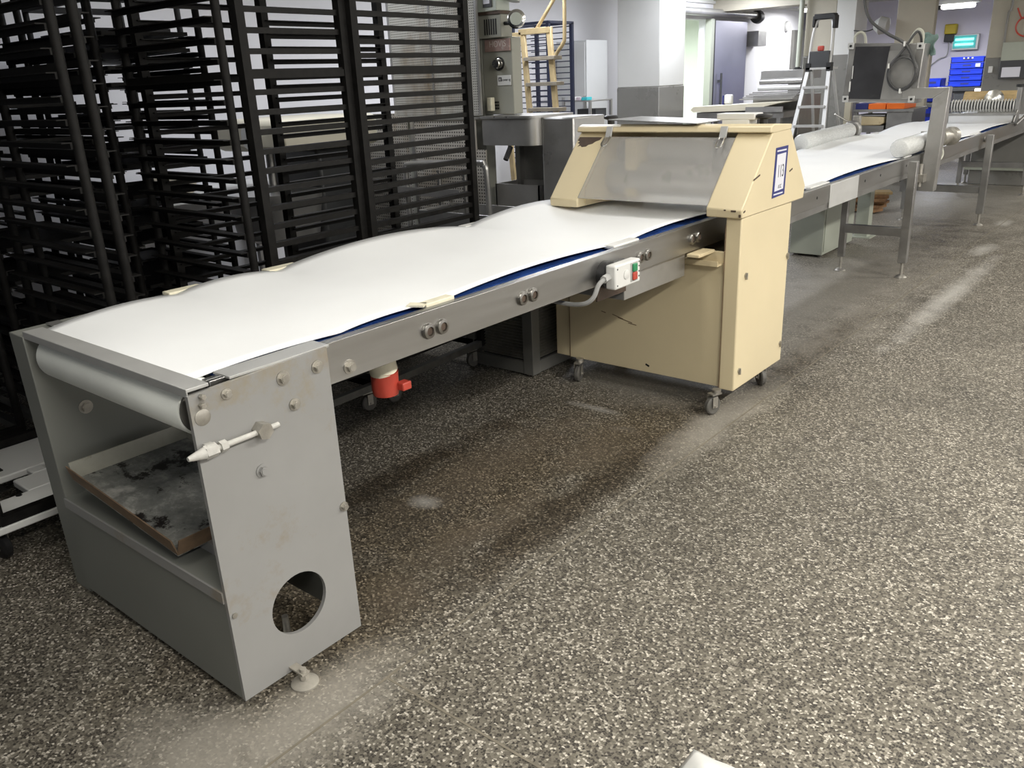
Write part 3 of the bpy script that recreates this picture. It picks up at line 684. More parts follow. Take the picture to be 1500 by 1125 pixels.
B().box(-2.62, -1.4, 12.95, 13.0, 0.20, 0.27).build('stretcher', box_grey, c2)

# control box standing below the second conveyor
gb = thing('switch_box', 'pale grey-green steel box standing under the second conveyor', 'box', (-2.68, 7.8, 0))
B().box(-2.84, -2.545, 7.40, 8.20, 0.02, 0.60).build('box_body', box_grey, gb, 0.005)
B().box(-2.545, -2.538, 7.42, 8.18, 0.05, 0.58).build('box_door', box_grey, gb, 0.002)
for p in ((-2.80, 7.45), (-2.58, 7.45), (-2.58, 8.15), (-2.80, 8.15)): B().cyl((*p, 0), (*p, 0.02), 0.02, n=10).build('foot', rubber, gb)
cb = []
for k in range(3):
    cb += [(-2.60+0.07*math.cos(t*2*PI/8)*(1-k*0.1), 7.36+0.02*k, 0.52+0.075*math.sin(t*2*PI/8)) for t in range(8)]
tag(B().tube(cb + [(-2.55, 7.4, 0.68), (-2.6, 7.5, 0.76)], 0.008, 6, 3).build('cable_coil', grey_plastic), 'loose grey cable loops hanging beside the grey-green box', 'cable')
uw = thing('timber_offcuts', 'small heap of brown and pale plank offcuts on the floor behind the conveyor', 'planks', (-3.1, 10.0, 0))
for i in range(6):
    B().obox((-3.05+0.03*i-0.12, 10.15+0.05*(i % 3), 0.03+0.035*i), (0.32-0.02*i, 0.10, 0.016), Matrix.Rotation(0.15*i-0.3, 3, 'Z')).build('plank', wood_pale if i == 5 else wood, uw, 0.002)
ufl = thing('drive_post', 'grey upright post of the belt drive standing behind the left conveyor leg', 'post', (-2.55, 8.6, 0))
B().box(-2.62, -2.50, 8.5, 8.62, 0.0, 0.76).build('post', box_grey, ufl, 0.003)
B().box(-2.66, -2.46, 8.46, 8.66, 0.0, 0.012).build('base_plate', box_grey, ufl)

# gantry and control cabinet
ga = thing('gantry_frame', 'stainless angled gantry post bolted to the second conveyor rail', 'frame', (-1.76, 7.45, 0.62))
b = B().prism([(-1.812, 0.62), (-1.700, 0.62), (-1.675, 1.415), (-1.787, 1.335)], 'y', 7.40, 7.50); b.build('post', steel_x, ga, 0.004)
b = B().prism([(-1.787, 1.335), (-1.675, 1.415), (-2.02, 1.415), (-2.02, 1.335)], 'y', 7.40, 7.50); b.build('arm', steel_x, ga, 0.004)
b = B().box(-1.835, -1.76, 7.30, 7.40, 0.70, 0.76); b.cyl((-1.80, 7.36, 0.66), (-1.80, 7.36, 0.84), 0.016, n=10); b.build('clamp', zinc, ga)
cabn = thing('control_cabinet', 'dark flat control cabinet with steel rim carried on the gantry arm', 'cabinet', (-2.19, 7.5, 1.32))
pq = [(-2.490, 1.318), (-1.912, 1.300), (-1.895, 1.742), (-2.475, 1.775)]
B().prism(pq, 'y', 7.41, 7.58).build('cabinet_shell', steel_dull, cabn, 0.006)
B().prism([(-2.44, 1.345), (-2.185, 1.336), (-2.15, 1.735), (-2.42, 1.745)], 'y', 7.402, 7.412).build('door_panel', panel_black, cabn)
B().box(-2.185, -1.96, 7.404, 7.412, 1.335, 1.70).build('side_field', steel_x, cabn)
for x, z in ((-2.455, 1.752), (-1.925, 1.724), (-2.462, 1.345), (-1.945, 1.332)):
    e = B().box(x-0.024, x+0.024, 7.395, 7.405, z-0.024, z+0.024).build('corner_plate', alu, cabn, 0.002)
    B().cyl((x, 7.390, z), (x, 7.396, z), 0.010, n=12).build('screw', dark_plastic, e)
B().box(-2.425, -2.42, 7.396, 7.402, 1.50, 1.60).build('worn_strip', white_plastic, cabn)
B().box(-2.44, -2.43, 7.396, 7.402, 1.40, 1.48).build('worn_strip', white_plastic, cabn)
ccl = thing('cable_coil', 'thick dark cable coiled on the front of the control cabinet and rising to the ceiling', 'cable', (-2.03, 7.37, 1.53))
ringp = [(-2.030+0.108*math.cos(a), 7.375, 1.530+0.128*math.sin(a)) for a in [i*2*PI/20 for i in range(21)]]
B().tube(ringp, 0.011, 8, 3).build('loop', hose_mat, ccl)
ringp = [(-2.026+0.099*math.cos(a), 7.36, 1.530+0.118*math.sin(a)) for a in [i*2*PI/20 for i in range(21)]]
B().tube(ringp, 0.009, 8, 3).build('loop', hose_mat, ccl)
B().tube([(-2.13, 7.36, 1.585), (-2.06, 7.36, 1.67), (-2.02, 7.37, 1.73), (-1.98, 7.38, 1.80), (-1.955, 7.40, 1.83), (-1.935, 7.42, 1.80), (-1.935, 7.46, 1.75)], 0.010).build('upper_loop', hose_mat, ccl)
B().tube([(-1.925, 7.36, 1.56), (-1.98, 7.36, 1.68), (-2.05, 7.37, 1.76), (-2.18, 7.39, 1.83), (-2.33, 7.42, 1.94), (-2.40, 7.46, 2.09), (-2.43, 7.5, 2.30), (-2.44, 7.5, 2.8)], 0.012).build('riser', hose_mat, ccl)
for p in ((-2.130, 1.588), (-2.026, 1.398), (-2.03, 1.745)):
    B().box(p[0]-0.006, p[0]+0.006, 7.345, 7.39, p[1]-0.018, p[1]+0.018).build('cable_tie', white_plastic, ccl)
hs = B().tube([(-2.46, 7.5, 1.76), (-2.46, 7.5, 1.83), (-2.42, 7.5, 1.855), (-2.385, 7.5, 1.83), (-2.37, 7.5, 1.76)], 0.011)
tag(hs.build('cable_loop', pale_hose), 'pale cable loop standing up from the left top of the cabinet', 'cable')
hs = B().tube([(-2.03, 7.52, 1.75), (-2.02, 7.52, 1.80), (-1.985, 7.52, 1.845), (-1.95, 7.52, 1.82), (-1.945, 7.52, 1.75)], 0.014)
tag(hs.build('cable_loop', pale_hose), 'thick pale conduit bend standing on the right top of the cabinet', 'cable')
def rag(u, v):
    return (-1.962+0.10*u+0.012*math.sin(v*9), 7.60+0.03*math.sin(u*7+v*5)*v, 1.815-0.155*v+0.012*math.sin(u*6))
tag(B().grid(12, 14, rag).build('cloth', green_rag, thick=0.006), 'crumpled grey-green cloth hanging behind the right edge of the cabinet', 'cloth')

# two edge rollers with clamps
def edge_roller(label, p0, p1, r, mat, motor):
    t = thing('edge_roller', label, 'roller', ((p0[0]+p1[0])/2, (p0[1]+p1[1])/2, p0[2]-r))
    p0, p1 = Vector(p0), Vector(p1); L = (p1-p0).length
    B().lathe([(r*0.55, 0), (r*0.88, r*0.14), (r, r*0.45), (r, L-0.03), (r*0.9, L-0.01), (r*0.8, L)], p0, p1-p0, 28).build('roller_body', mat, t)
    d = (p1-p0).normalized()
    B().cyl(p1, p1+d*0.05, r*0.9, r*0.75, n=20).build('bearing', zinc, t)
    q = p1+d*0.06
    if motor:
        B().lathe([(0.066, 0), (0.072, 0.02), (0.072, 0.06), (0.055, 0.065), (0.055, 0.15), (0.075, 0.16), (0.075, 0.22), (0.05, 0.24)], q+Vector((0.085, -0.06, 0.02)), (0.25, 1, 0.0), 26).build('motor', zinc, t)
        B().box(q.x-0.06, q.x+0.10, q.y-0.06, q.y-0.045, 0.885, 1.06).build('bracket', zinc, t, 0.003)
        B().cyl((q.x+0.05, q.y+0.03, 1.07), (q.x+0.05, q.y+0.03, 1.11), 0.035, 0.03, n=12).build('wing_knob', dark_plastic, t)
        B().tube([(q.x+0.10, q.y, 0.93), (q.x+0.12, q.y-0.03, 0.86), (q.x+0.10, q.y-0.2, 0.81), (q.x+0.0, q.y-0.5, 0.80)], 0.012).build('cable', pale_hose, t)
    else:
        B().lathe([(0.075, 0), (0.088, 0.02), (0.088, 0.055), (0.06, 0.07)], q, d, 24).build('flange', steel_dull, t)
        B().box(q.x-0.02, q.x+0.05, q.y+0.08, q.y+0.13, q.z-0.10, q.z+0.13).build('bracket', zinc, t, 0.003)
        B().cyl((q.x-0.02, q.y+0.04, q.z+0.06), (q.x-0.14, q.y-0.1, q.z+0.16), 0.009, n=8).build('clamp_lever', chrome, t)
        B().cyl((q.x, q.y+0.1, 0.90), (q.x, q.y+0.1, q.z), 0.025, n=12).build('stand_pin', zinc, t)
    return t
edge_roller('smooth white roller with steel clamp lying along the left belt edge', (-2.815, 7.40, 0.985), (-2.845, 8.75, 1.0), 0.074, film, False)
edge_roller('film-wrapped white roller with motor lying on the right belt edge beside the gantry', (-1.885, 6.98, 0.985), (-1.880, 7.78, 0.990), 0.072, film, True)

# grooved cutter roller at the far end
gr = thing('docker_unit', 'spiked white docker roller unit with yellow drum spanning the far belt', 'machine', (-2.2, 11.3, 0.91))
b = B(); n_d = 22
for i in range(n_d):
    x = -2.50 + 0.64*i/(n_d-1); b.lathe([(0.040, -0.009), (0.070, -0.004), (0.070, 0.004), (0.040, 0.009)], (x, 11.3, 1.105), (1, 0, 0), 18)
b.build('spiked_roller', white_plastic, gr)['kind'] = 'stuff'
B().cyl((-2.54, 11.3, 1.105), (-1.84, 11.3, 1.105), 0.045, n=18).build('roller_core', dark_grey, gr)
b = B().box(-2.60, -2.55, 11.20, 11.40, 0.91, 1.15); b.box(-1.845, -1.80, 11.25, 11.33, 0.88, 1.30); b.box(-2.60, -1.80, 11.15, 11.17, 1.0, 1.03)
b.build('frame', steel_dull, gr, 0.003)
B().cyl((-1.82, 11.29, 1.30), (-1.82, 11.29, 1.33), 0.05, n=14).build('hand_knob', dark_plastic, gr)
B().cyl((-2.45, 11.62, 1.17), (-1.86, 11.62, 1.17), 0.085, n=26).build('drum', wood_pale, gr)
B().lathe([(0.03, 0), (0.105, 0.02), (0.105, 0.06), (0.03, 0.08)], (-2.12, 11.50, 1.16), (0.3, -1, 0.1), 28).build('clear_disc', chrome, gr)
b = B().cyl((-1.82, 11.1, 0.93), (-1.82, 11.25, 1.05), 0.014, n=8); b.cyl((-1.80, 11.2, 0.90), (-1.66, 11.9, 1.16), 0.016, n=8); b.build('side_stay', steel_dull, gr)

# ------------------------------------------------------------------ BLACK RACKS
def make_rack(w, d, h, n_r, pitch, round_posts, label, z_first=0.24, post=0.040):
    """frame of four posts; runners on the two sides x = +-w/2, running along y"""
    t = thing('bakery_rack', label, 'rack', (0, 0, 0), 'black bakery racks behind the conveyor')
    for sx_ in (-1, 1):
        for sy_ in (-1, 1):
            x, y = sx_*w/2, sy_*d/2
            b = B().cyl((x, y, 0.13), (x, y, h), post*0.46, n=12) if round_posts else B().box(x-post/2, x+post/2, y-post/2, y+post/2, 0.13, h)
            b.build('post', black_iron, t)
    proto = None
    for k in range(n_r):
        for sx_ in (-1, 1):
            key = sx_
            z = z_first + pitch*k
            if proto is None:
                b = B().prism([(-0.006, -0.011), (0.006, -0.011), (0.006, 0.008), (0.036, 0.008), (0.036, 0.012), (-0.006, 0.012)], 'y', -d/2, d/2); proto = b.build('runner', black_iron_rail, t)
                o = proto
            else:
                o = proto.copy(); COL.objects.link(o); o.parent = t
            o.matrix_parent_inverse = Matrix.Identity(4); o.location = (sx_*(w/2-(0.020 if round_posts else 0.0)), 0, z)
            o.rotation_euler = (0, 0, 0 if sx_ < 0 else PI)
    fr_ = []
    for z, s_ in ((0.145, 0.036), (h*0.78, 0.030), (h, 0.036)):
        for sx_ in (-1, 1):
            b = B().box(sx_*w/2-s_/2, sx_*w/2+s_/2, -d/2, d/2, z-s_/2, z+s_/2); b.build('frame_bar', base_iron if z < 0.3 else black_iron, t)
    for z in (0.145, h):
        for sy_ in (-1, 1):
            B().box(-w/2, w/2, sy_*d/2-0.018, sy_*d/2+0.018, z-0.018, z+0.018).build('frame_bar', black_iron, t)
    for sx_ in (-1, 1):
        for sy_ in (-1, 1): caster(t, sx_*(w/2-0.05), sy_*(d/2-0.06), 0.13, 0.045, 0.03, 0.4+sx_, rubber)
    return t
# racks with the runners facing the conveyor (runners along y)
ra = make_rack(0.62, 0.80, 2.14, 30, 0.0600, False, 'black slatted bakery rack at the right end of the row, beside the perforated oven guard'); ra.location = (-3.46, 3.09, 0); ra.rotation_euler = (0, 0, math.radians(3))
rb = make_rack(0.78, 0.54, 2.14, 23, 0.0800, False, 'black bakery rack second from the right end, with widely spaced bars facing the belt'); rb.location = (-3.54, 2.385, 0); rb.rotation_euler = (0, 0, math.radians(1.5))
# racks with open front (runners along x)
rc = make_rack(0.56, 0.78, 2.14, 23, 0.0780, True, 'black open-fronted bakery rack third from the right end, between two pairs of round posts'); rc.location = (-3.54, 1.755, 0); rc.rotation_euler = (0, 0, math.radians(90))
rd = copy_tree(rc); rd.location = (-3.54, 1.115, 0.040)
for ch in [c for c in rd.children if c.name.startswith('caster')]:                   # this one stands on the white dolly without wheels of its own
    for g in list(ch.children): bpy.data.objects.remove(g)
    bpy.data.objects.remove(ch)
rd['label'] = '';  rd['label'] = 'black bakery rack at the left end of the front row, behind the grey end stand'
# second row behind
back = ((-4.55, 1.02, 90, rc, 'black bakery rack in the second row, furthest left, seen through the front racks'),
        (-4.60, 1.68, 90, rc, 'black bakery rack in the second row, second from the left, seen through the front racks'),
        (-4.62, 2.33, 90, rc, 'black bakery rack in the second row behind the widely barred rack'),
        (-5.45, 2.72, 90, rc, 'black bakery rack furthest back behind the widely barred rack'),
        (-5.45, 1.62, 90, rc, 'black bakery rack furthest back at the far left'))
for x, y, a, src, lab in back:
    o = copy_tree(src); o.location = (x, y, 0); o.rotation_euler = (0, 0, math.radians(a)); o['label'] = lab
ORD = ('lowest', 'second lowest', 'third from the bottom', 'fourth from the bottom', 'fifth from the bottom', 'sixth from the bottom', 'seventh from the bottom', 'eighth from the bottom', 'ninth from the bottom', 'tenth from the bottom', 'eleventh from the bottom', 'twelfth from the bottom', 'thirteenth from the bottom', 'second highest', 'topmost')
# black baking sheets added in the rear racks to darken the view through
def sheets(cx, cy, levels, lab, grp, z_first=0.24, pitch=0.078):
    first = None
    for k in levels:
        z = z_first + pitch*k + 0.0135
        if first is None:
            b = B().box(-0.37, 0.37, -0.225, 0.225, 0, 0.004)
            for (x0, x1, y0, y1) in ((-0.37, 0.37, -0.228, -0.222), (-0.37, 0.37, 0.222, 0.228), (-0.372, -0.366, -0.225, 0.225), (0.366, 0.372, -0.225, 0.225)): b.box(x0, x1, y0, y1, 0, 0.018)
            first = o = b.build('added_baking_sheet', black_iron_rail); tag(o, lab, 'baking sheet', grp)
        else:
            o = first.copy(); COL.objects.link(o)
        o.location = (cx, cy, z)
        o['label'] = lab % ORD[levels.index(k)]
sheets(-4.55, 1.02, (2, 5, 8, 10, 12, 14, 15, 17, 19, 21), 'added dark baking sheet in the furthest left second-row rack, %s', 'added baking sheets in the second-row left rack')
sheets(-4.60, 1.68, (2, 4, 7, 9, 12, 13, 15, 17, 18, 20), 'added dark baking sheet in the second rack of the second row, %s', 'added baking sheets in the second-row middle rack')

sheets(-4.62, 2.33, (3, 5, 8, 9, 11, 13, 14, 16, 18, 19, 20, 21), 'added baking sheet in the second-row rack behind wide bars, %s', 'added baking sheets in the second-row right rack')
sheets(-5.45, 2.72, (4, 7, 9, 10, 12, 13, 15, 16, 18, 20, 21, 22), 'added dark baking sheet in the furthest back rack on the right, %s', 'added baking sheets in the furthest back rack')
sheets(-5.45, 1.62, (3, 6, 8, 11, 12, 14, 16, 17, 19, 20, 21, 22), 'added dark baking sheet in the furthest back rack on the left, %s', 'added baking sheets in the back left rack')

# white dolly at the far left
dl = thing('plastic_dolly', 'white plastic dolly with cut-out deck on the floor left of the end stand', 'dolly', (-3.5, 0.8, 0))
b = B(); z0, z1 = 0.135, 0.165
b.box(-3.375, -3.13, 0.2, 1.42, z0, z1); b.box(-3.97, -3.60, 0.2, 1.42, z0, z1); b.box(-3.60, -3.375, 1.30, 1.42, z0, z1); b.box(-3.60, -3.375, 0.2, 0.36, z0, z1); b.box(-3.53, -3.375, 1.02, 1.30, z0, z1); b.box(-3.60, -3.53, 1.10, 1.16, z0, z1)
b.build('deck', white_plastic, dl, 0.006)
for x, y in ((-3.26, 0.84), (-3.82, 0.9), (-3.26, 0.3), (-3.82, 0.3), (-3.26, 1.34), (-3.82, 1.34)): caster(dl, x, y, 0.135, 0.05, 0.03, 0.2, dark_plastic)
for x, y in ((-3.19, 0.93), (-3.20, 0.80), (-3.36, 0.98), (-3.74, 0.97)):
    B().cyl((x, y, z1), (x, y, z1+0.0012), 0.012, n=12).build('bolt_hole', dark_plastic, dl)

# dark cooling unit below the belt, left of the cream machine
cu = thing('cooling_unit', 'dark grey boxy cooling unit with slatted openings under the belt beside the cream machine', 'cabinet', (-2.98, 3.75, 0))
cxy = (-2.775, 3.49); w_, d_ = 0.50, 0.44
b = B()
for (x, y) in ((-w_+0.03, 0.03), (-0.03, 0.03), (-0.03, d_-0.03), (-w_+0.03, d_-0.03)): b.box(cxy[0]+x-0.035, cxy[0]+x+0.035, cxy[1]+y-0.035, cxy[1]+y+0.035, 0.015, 0.80)
for z in (0.015, 0.74):
    b.box(cxy[0]-w_, cxy[0], cxy[1], cxy[1]+0.02, z, z+0.075); b.box(cxy[0]-0.02, cxy[0], cxy[1], cxy[1]+d_, z, z+0.075)
b.box(cxy[0]-w_, cxy[0], cxy[1], cxy[1]+d_, 0.78, 0.80)
b.build('unit_frame', cooling_dark, cu, 0.003)
for k in range(36):
    z = 0.10 + k*0.018
    B().obox((cxy[0]-w_/2, cxy[1]+0.03, z), (w_/2-0.06, 0.010, 0.0022), Matrix.Rotation(0.5, 3, 'X')).build('slat', slat_metal, cu)
    B().obox((cxy[0]-0.03, cxy[1]+d_/2, z), (0.010, d_/2-0.06, 0.0022), Matrix.Rotation(0.5, 3, 'Y')).build('slat', slat_metal, cu)
B().box(cxy[0]-w_+0.06, cxy[0]-0.06, cxy[1]+0.08, cxy[1]+d_-0.02, 0.06, 0.78).build('core', dark_plastic, cu)

# ------------------------------------------------------------------ OVEN AND WHAT STANDS BY IT
ov = thing('oven', 'grey-green deck oven front with dial, red sign and perforated guards behind the right rack', 'oven', (-4.4, 5.0, 0))
B().box(-4.86, -4.06, 4.66, 4.76, 0.1, 1.88).box(-4.06, -3.79, 4.66, 4.76, 1.385, 1.88).build('oven_body', oven_grey, ov, 0.006)
B().box(-4.86, -3.845, 4.62, 4.74, 1.88, 2.025).build('vent_head', oven_grey, ov, 0.006)
B().box(-4.86, -3.86, 4.60, 4.74, 2.045, 2.5).build('top_panel', oven_pale, ov, 0.006)
B().box(-4.86, -3.84, 4.61, 4.73, 2.025, 2.045).build('seam', bare, ov)
for k in range(6):
    x = -3.985 + k*0.0195; B().box(x-0.004, x+0.004, 4.616, 4.622, 1.90, 1.998).build('vent_slot', dark_plastic, ov)
B().box(-3.97, -3.895, 4.592, 4.60, 2.07, 2.25).build('display', dark_grey, ov)
B().box(-3.965, -3.91, 4.589, 4.592, 2.09, 2.24).build('display_card', paper, ov)
sg = B().box(-4.02, -3.80, 4.648, 4.660, 1.795, 1.872).build('red_sign', red_sign, ov)
text('sign_lettering', 'HOVIS', 0.055, pale_red, sg, (-3.905, 4.6475, 1.840), FACE_NY, 0.0006, sx=0.95)
B().lathe([(0.036, 0), (0.036, 0.012), (0.030, 0.014), (0.030, 0.05), (0.026, 0.054)], (-3.905, 4.66, 1.715), (0.15, -1, 0), 26).build('dial', chrome, ov)
B().lathe([(0.044, 0), (0.044, 0.008)], (-3.905, 4.66, 1.715), (0, -1, 0), 26).build('dial_ring', dark_plastic, ov)
lg = B().box(-3.925, -3.805, 4.654, 4.660, 1.575, 1.640).build('maker_plate', white_plastic, ov, 0.002)
B().box(-3.912, -3.885, 4.651, 4.654, 1.602, 1.628).build('emblem', ink, lg, 0.001)
text('emblem_letter', 'e', 0.034, white_plastic, lg, (-3.8985, 4.6505, 1.616), FACE_NY, 0.0004)
text('maker_lettering', 'comer ag', 0.024, ink, lg, (-3.845, 4.6535, 1.611), FACE_NY, 0.0006, sx=0.85)
for r_ in range(3):
    for k in range(4): B().box(-3.99+k*0.018, -3.978+k*0.018, 4.654, 4.660, 1.42+r_*0.02, 1.432+r_*0.02).build('vent_slot', dark_plastic, ov)
B().box(-3.985, -3.945, 4.60, 4.64, 1.41, 1.50).build('switch', cream_plastic, ov, 0.004)
# perforated guards
pu = B().box(-4.84, -4.005, 4.545, 4.556, 1.385, 2.5).build('upper_guard', perf_up, ov)
B().box(-4.44, -4.425, 4.540, 4.546, 1.385, 2.5).build('guard_seam', steel_dull, ov)
for i in range(2): B().box(-4.86+i*0.85, -4.84+i*0.85, 4.54, 4.56, 1.385, 2.5).build('guard_edge', steel_x, ov)
B().box(-5.6, -4.86, 4.70, 4.72, 0.2, 1.40).build('side_guard', perf_low, ov)
lo = B().box(-4.60, -4.00, 4.48, 4.492, 1.16, 1.362); lo.box(-4.60, -3.915, 4.48, 4.492, 0.62, 1.16); lo.build('lower_guard', perf_low, ov)
B().box(-4.62, -3.99, 4.47, 4.54, 1.362, 1.375).build('guard_cap', steel_x, ov)
B().box(-4.63, -4.60, 4.47, 4.50, 0.3, 1.375).build('guard_edge', steel_x, ov)
B().box(-4.60, -3.915, 4.482, 4.492, 0.1, 0.62).build('apron', steel_dull, ov)
lmp = B().lathe([(0.02, 0), (0.055, 0.02), (0.060, 0.045), (0.050, 0.05)], (-3.70, 4.62, 1.975), (0.55, -1, 0.1), 26)
B().tube([(-3.845, 4.66, 1.965), (-3.78, 4.66, 1.965), (-3.70, 4.64, 1.975)], 0.012).build('lamp_arm', dark_plastic, ov)
lo_ = lmp.build('lamp_head', chrome, ov)
B().lathe([(0.040, 0), (0.038, 0.004)], (-3.674, 4.572, 1.980), (0.55, -1, 0.1), 22).build('lamp_lens', oven_pale, lo_)
B().tube([(-3.80, 4.7, 2.10), (-3.79, 4.72, 2.2), (-3.74, 4.75, 2.35), (-3.70, 4.8, 2.6)], 0.05, 14).build('flue_bend', alu, ov)

# stainless sink hood by the oven
sk = thing('hand_basin', 'stainless basin unit with deep rounded bowl standing between oven and cream machine', 'basin', (-3.95, 4.95, 0))
n_c = 8
bw = [(-3.95, 4.50)] + [(-3.588+0.092*math.sin(a), 4.50+0.092-0.092*math.cos(a)) for a in [i*PI/2/n_c for i in range(n_c+1)]] + [(-3.496, 4.92), (-3.95, 4.92)]
B().prism(bw, 'z', 1.190, 1.365).build('bowl', steel_x, sk)
bw2 = [(x + (-0.010 if x < -3.8 else 0.010), y-0.010 if y < 4.9 else y+0.010) for x, y in bw]
B().prism(bw2, 'z', 1.365, 1.381).build('rim', steel_x, sk)
B().box(-3.95, -3.496, 4.89, 4.93, 0.30, 1.190).build('back_sheet', steel_dull, sk)
B().box(-3.496, -3.238, 4.58, 4.95, 0.10, 1.365).build('side_cupboard', steel_x, sk, 0.010)
B().box(-3.94, -3.90, 4.84, 4.89, 0.0, 1.190).build('leg', steel_dull, sk); B().box(-3.55, -3.51, 4.84, 4.89, 0.0, 1.190).build('leg', steel_dull, sk)
B().box(-3.48, -3.26, 4.60, 4.93, 0.0, 0.10).build('plinth', dark_grey, sk)
B().cyl((-3.72, 4.52, 1.18), (-3.72, 4.46, 1.10), 0.018, n=8).build('knee_valve', dark_plastic, sk)
shb = B().box(-3.94, -3.55, 4.60, 4.88, 0.735, 0.745)
for q in ((-3.94, -3.55, 4.60, 4.61), (-3.56, -3.55, 4.60, 4.88), (-3.94, -3.93, 4.60, 4.88), (-3.94, -3.55, 4.87, 4.90)): shb.box(*q, 0.735, 0.919)
shb.build('waste_tray', steel_x, sk)

# trolley with bent push bar
tl = thing('tub_trolley', 'steel tub trolley with bent tubular push handle in front of the oven guard', 'trolley', (-4.05, 4.2, 0))
B().tube([(-4.62, 4.38, 0.0+0.55), (-4.62, 4.38, 0.98), (-4.60, 4.38, 1.03), (-4.55, 4.38, 1.06), (-3.90, 4.36, 1.088), (-3.83, 4.36, 1.07), (-3.81, 4.36, 1.0), (-3.80, 4.36, 0.60)], 0.021, 12, 5).build('push_handle', steel_x, tl)
for x in (-4.30, -4.05): B().cyl((x, 4.40, 0.3), (x, 4.40, 1.02), 0.016, n=10).build('upright', steel_dull, tl)
b = B()
b.box(-4.15, -3.45, 4.02, 4.03, 0.40, 0.80); b.box(-4.15, -3.45, 4.40, 4.41, 0.40, 0.80); b.box(-4.15, -4.14, 4.02, 4.41, 0.40, 0.80); b.box(-3.46, -3.45, 4.02, 4.41, 0.40, 0.80); b.box(-4.15, -3.45, 4.02, 4.41, 0.39, 0.40)
b.build('tub', steel_x, tl, 0.003)
B().box(-4.7, -4.05, 4.33, 4.345, 0.84, 0.90).build('cross_bar', steel_x, tl)
B().box(-4.62, -3.45, 4.02, 4.41, 0.16, 0.20).build('chassis', steel_dull, tl)
for x, y in ((-4.55, 4.08), (-3.52, 4.08), (-4.55, 4.36), (-3.52, 4.36)): caster(tl, x, y, 0.16, 0.05, 0.03, 0.7)

# cream dough mixer seen through the racks
mx = thing('dough_mixer', 'off-white dough mixer with round bowl seen between the bars of the racks', 'mixer', (-5.4, 4.0, 0))
B().box(-5.75, -5.15, 4.0, 4.45, 0.1, 1.20).build('column', dark_grey, mx, 0.03)
B().box(-5.75, -4.95, 3.55, 4.45, 1.20, 1.42).build('head', machine_cream, mx, 0.04)
B().lathe([(0.20, 0), (0.30, 0.04), (0.34, 0.28), (0.35, 0.36), (0.33, 0.36)], (-5.35, 3.72, 0.55), (0, 0, 1), 32).build('bowl', steel_x, mx)
B().lathe([(0.07, 0), (0.09, 0.02), (0.09, 0.05)], (-5.25, 3.55, 1.31), (0, -1, 0), 24).build('dial', white_plastic, mx)
B().cyl((-5.35, 3.72, 0.75), (-5.35, 3.72, 1.2), 0.03, n=12).build('dough_hook', steel_dull, mx)
B().box(-5.8, -5.0, 3.5, 4.45, 0.0, 0.14).build('base', machine_cream, mx, 0.02)
wt = thing('work_table', 'white-topped work table on steel legs seen low behind the racks', 'table', (-6.1, 3.6, 0))
B().box(-6.45, -5.85, 3.10, 4.3, 0.84, 0.90).build('table_top', white_plastic, wt, 0.004)
for x in (-6.42, -5.88):
    for y in (3.16, 4.24): B().box(x-0.025, x+0.025, y-0.025, y+0.025, 0, 0.84).build('leg', steel_dull, wt)
rl_ = B().lathe([(0.06, 0), (0.075, 0.01), (0.075, 0.42), (0.06, 0.43)], (-6.35, 3.3, 0.977), (1, 0.2, 0), 24)
tag(rl_.build('paper_roll', paint('cream_paper', (0.66, 0.60, 0.48), 0.7, 0, 0.02, 5)), 'cream paper roll lying on the white table behind the racks', 'roll')
b = B().box(-6.48, -6.40, 1.0, 1.9, 1.3, 2.1); ntb = tag(b.build('notice_board', paint('blue_grey_board', (0.22, 0.24, 0.40), 0.6, 0, 0.05, 4)), 'blue-grey board on the left wall seen through the dark racks', 'board')
B().box(-6.40, -6.395, 1.35, 1.43, 1.62, 1.72).build('note', yellow_mat, ntb)

# dark blue rack and wooden ladder
br = thing('bakery_rack', 'dark blue rack with thin shelf bars standing behind the wooden ladder', 'rack', (-5.85, 7.5, 0))
for x in (-6.08, -5.605):
    for y in (7.50, 7.92): B().box(x-0.018, x+0.018, y-0.018, y+0.018, 0.08, 2.16).build('post', blue_iron, br)
B().box(-6.165, -6.14, 7.49, 7.515, 0.08, 1.98).build('post', blue_iron, br)
proto = None
for k in range(34):
    z = 0.20 + k*0.0585
    for y in (7.50, 7.92):
        if proto is None:
            proto = B().box(-6.16, -5.605, -0.006, 0.006, -0.005, 0.005).build('shelf_bar', blue_iron, br); o = proto
        else:
            o = proto.copy(); COL.objects.link(o); o.parent = br
        o.matrix_parent_inverse = Matrix.Translation((5.85, -7.5, 0)); o.location = (0, y, z)
for y in (7.50, 7.92): B().box(-6.10, -5.587, y-0.02, y+0.02, 2.15, 2.175).build('top_frame', blue_iron, br)
for x in (-6.08, -5.605): B().box(x-0.015, x+0.015, 7.52, 7.90, 2.15, 2.175).build('top_frame', blue_iron, br)
for x, y in ((-6.04, 7.55), (-5.65, 7.55), (-6.04, 7.87), (-5.65, 7.87)): caster(br, x, y, 0.09, 0.035, 0.025, 0.5)

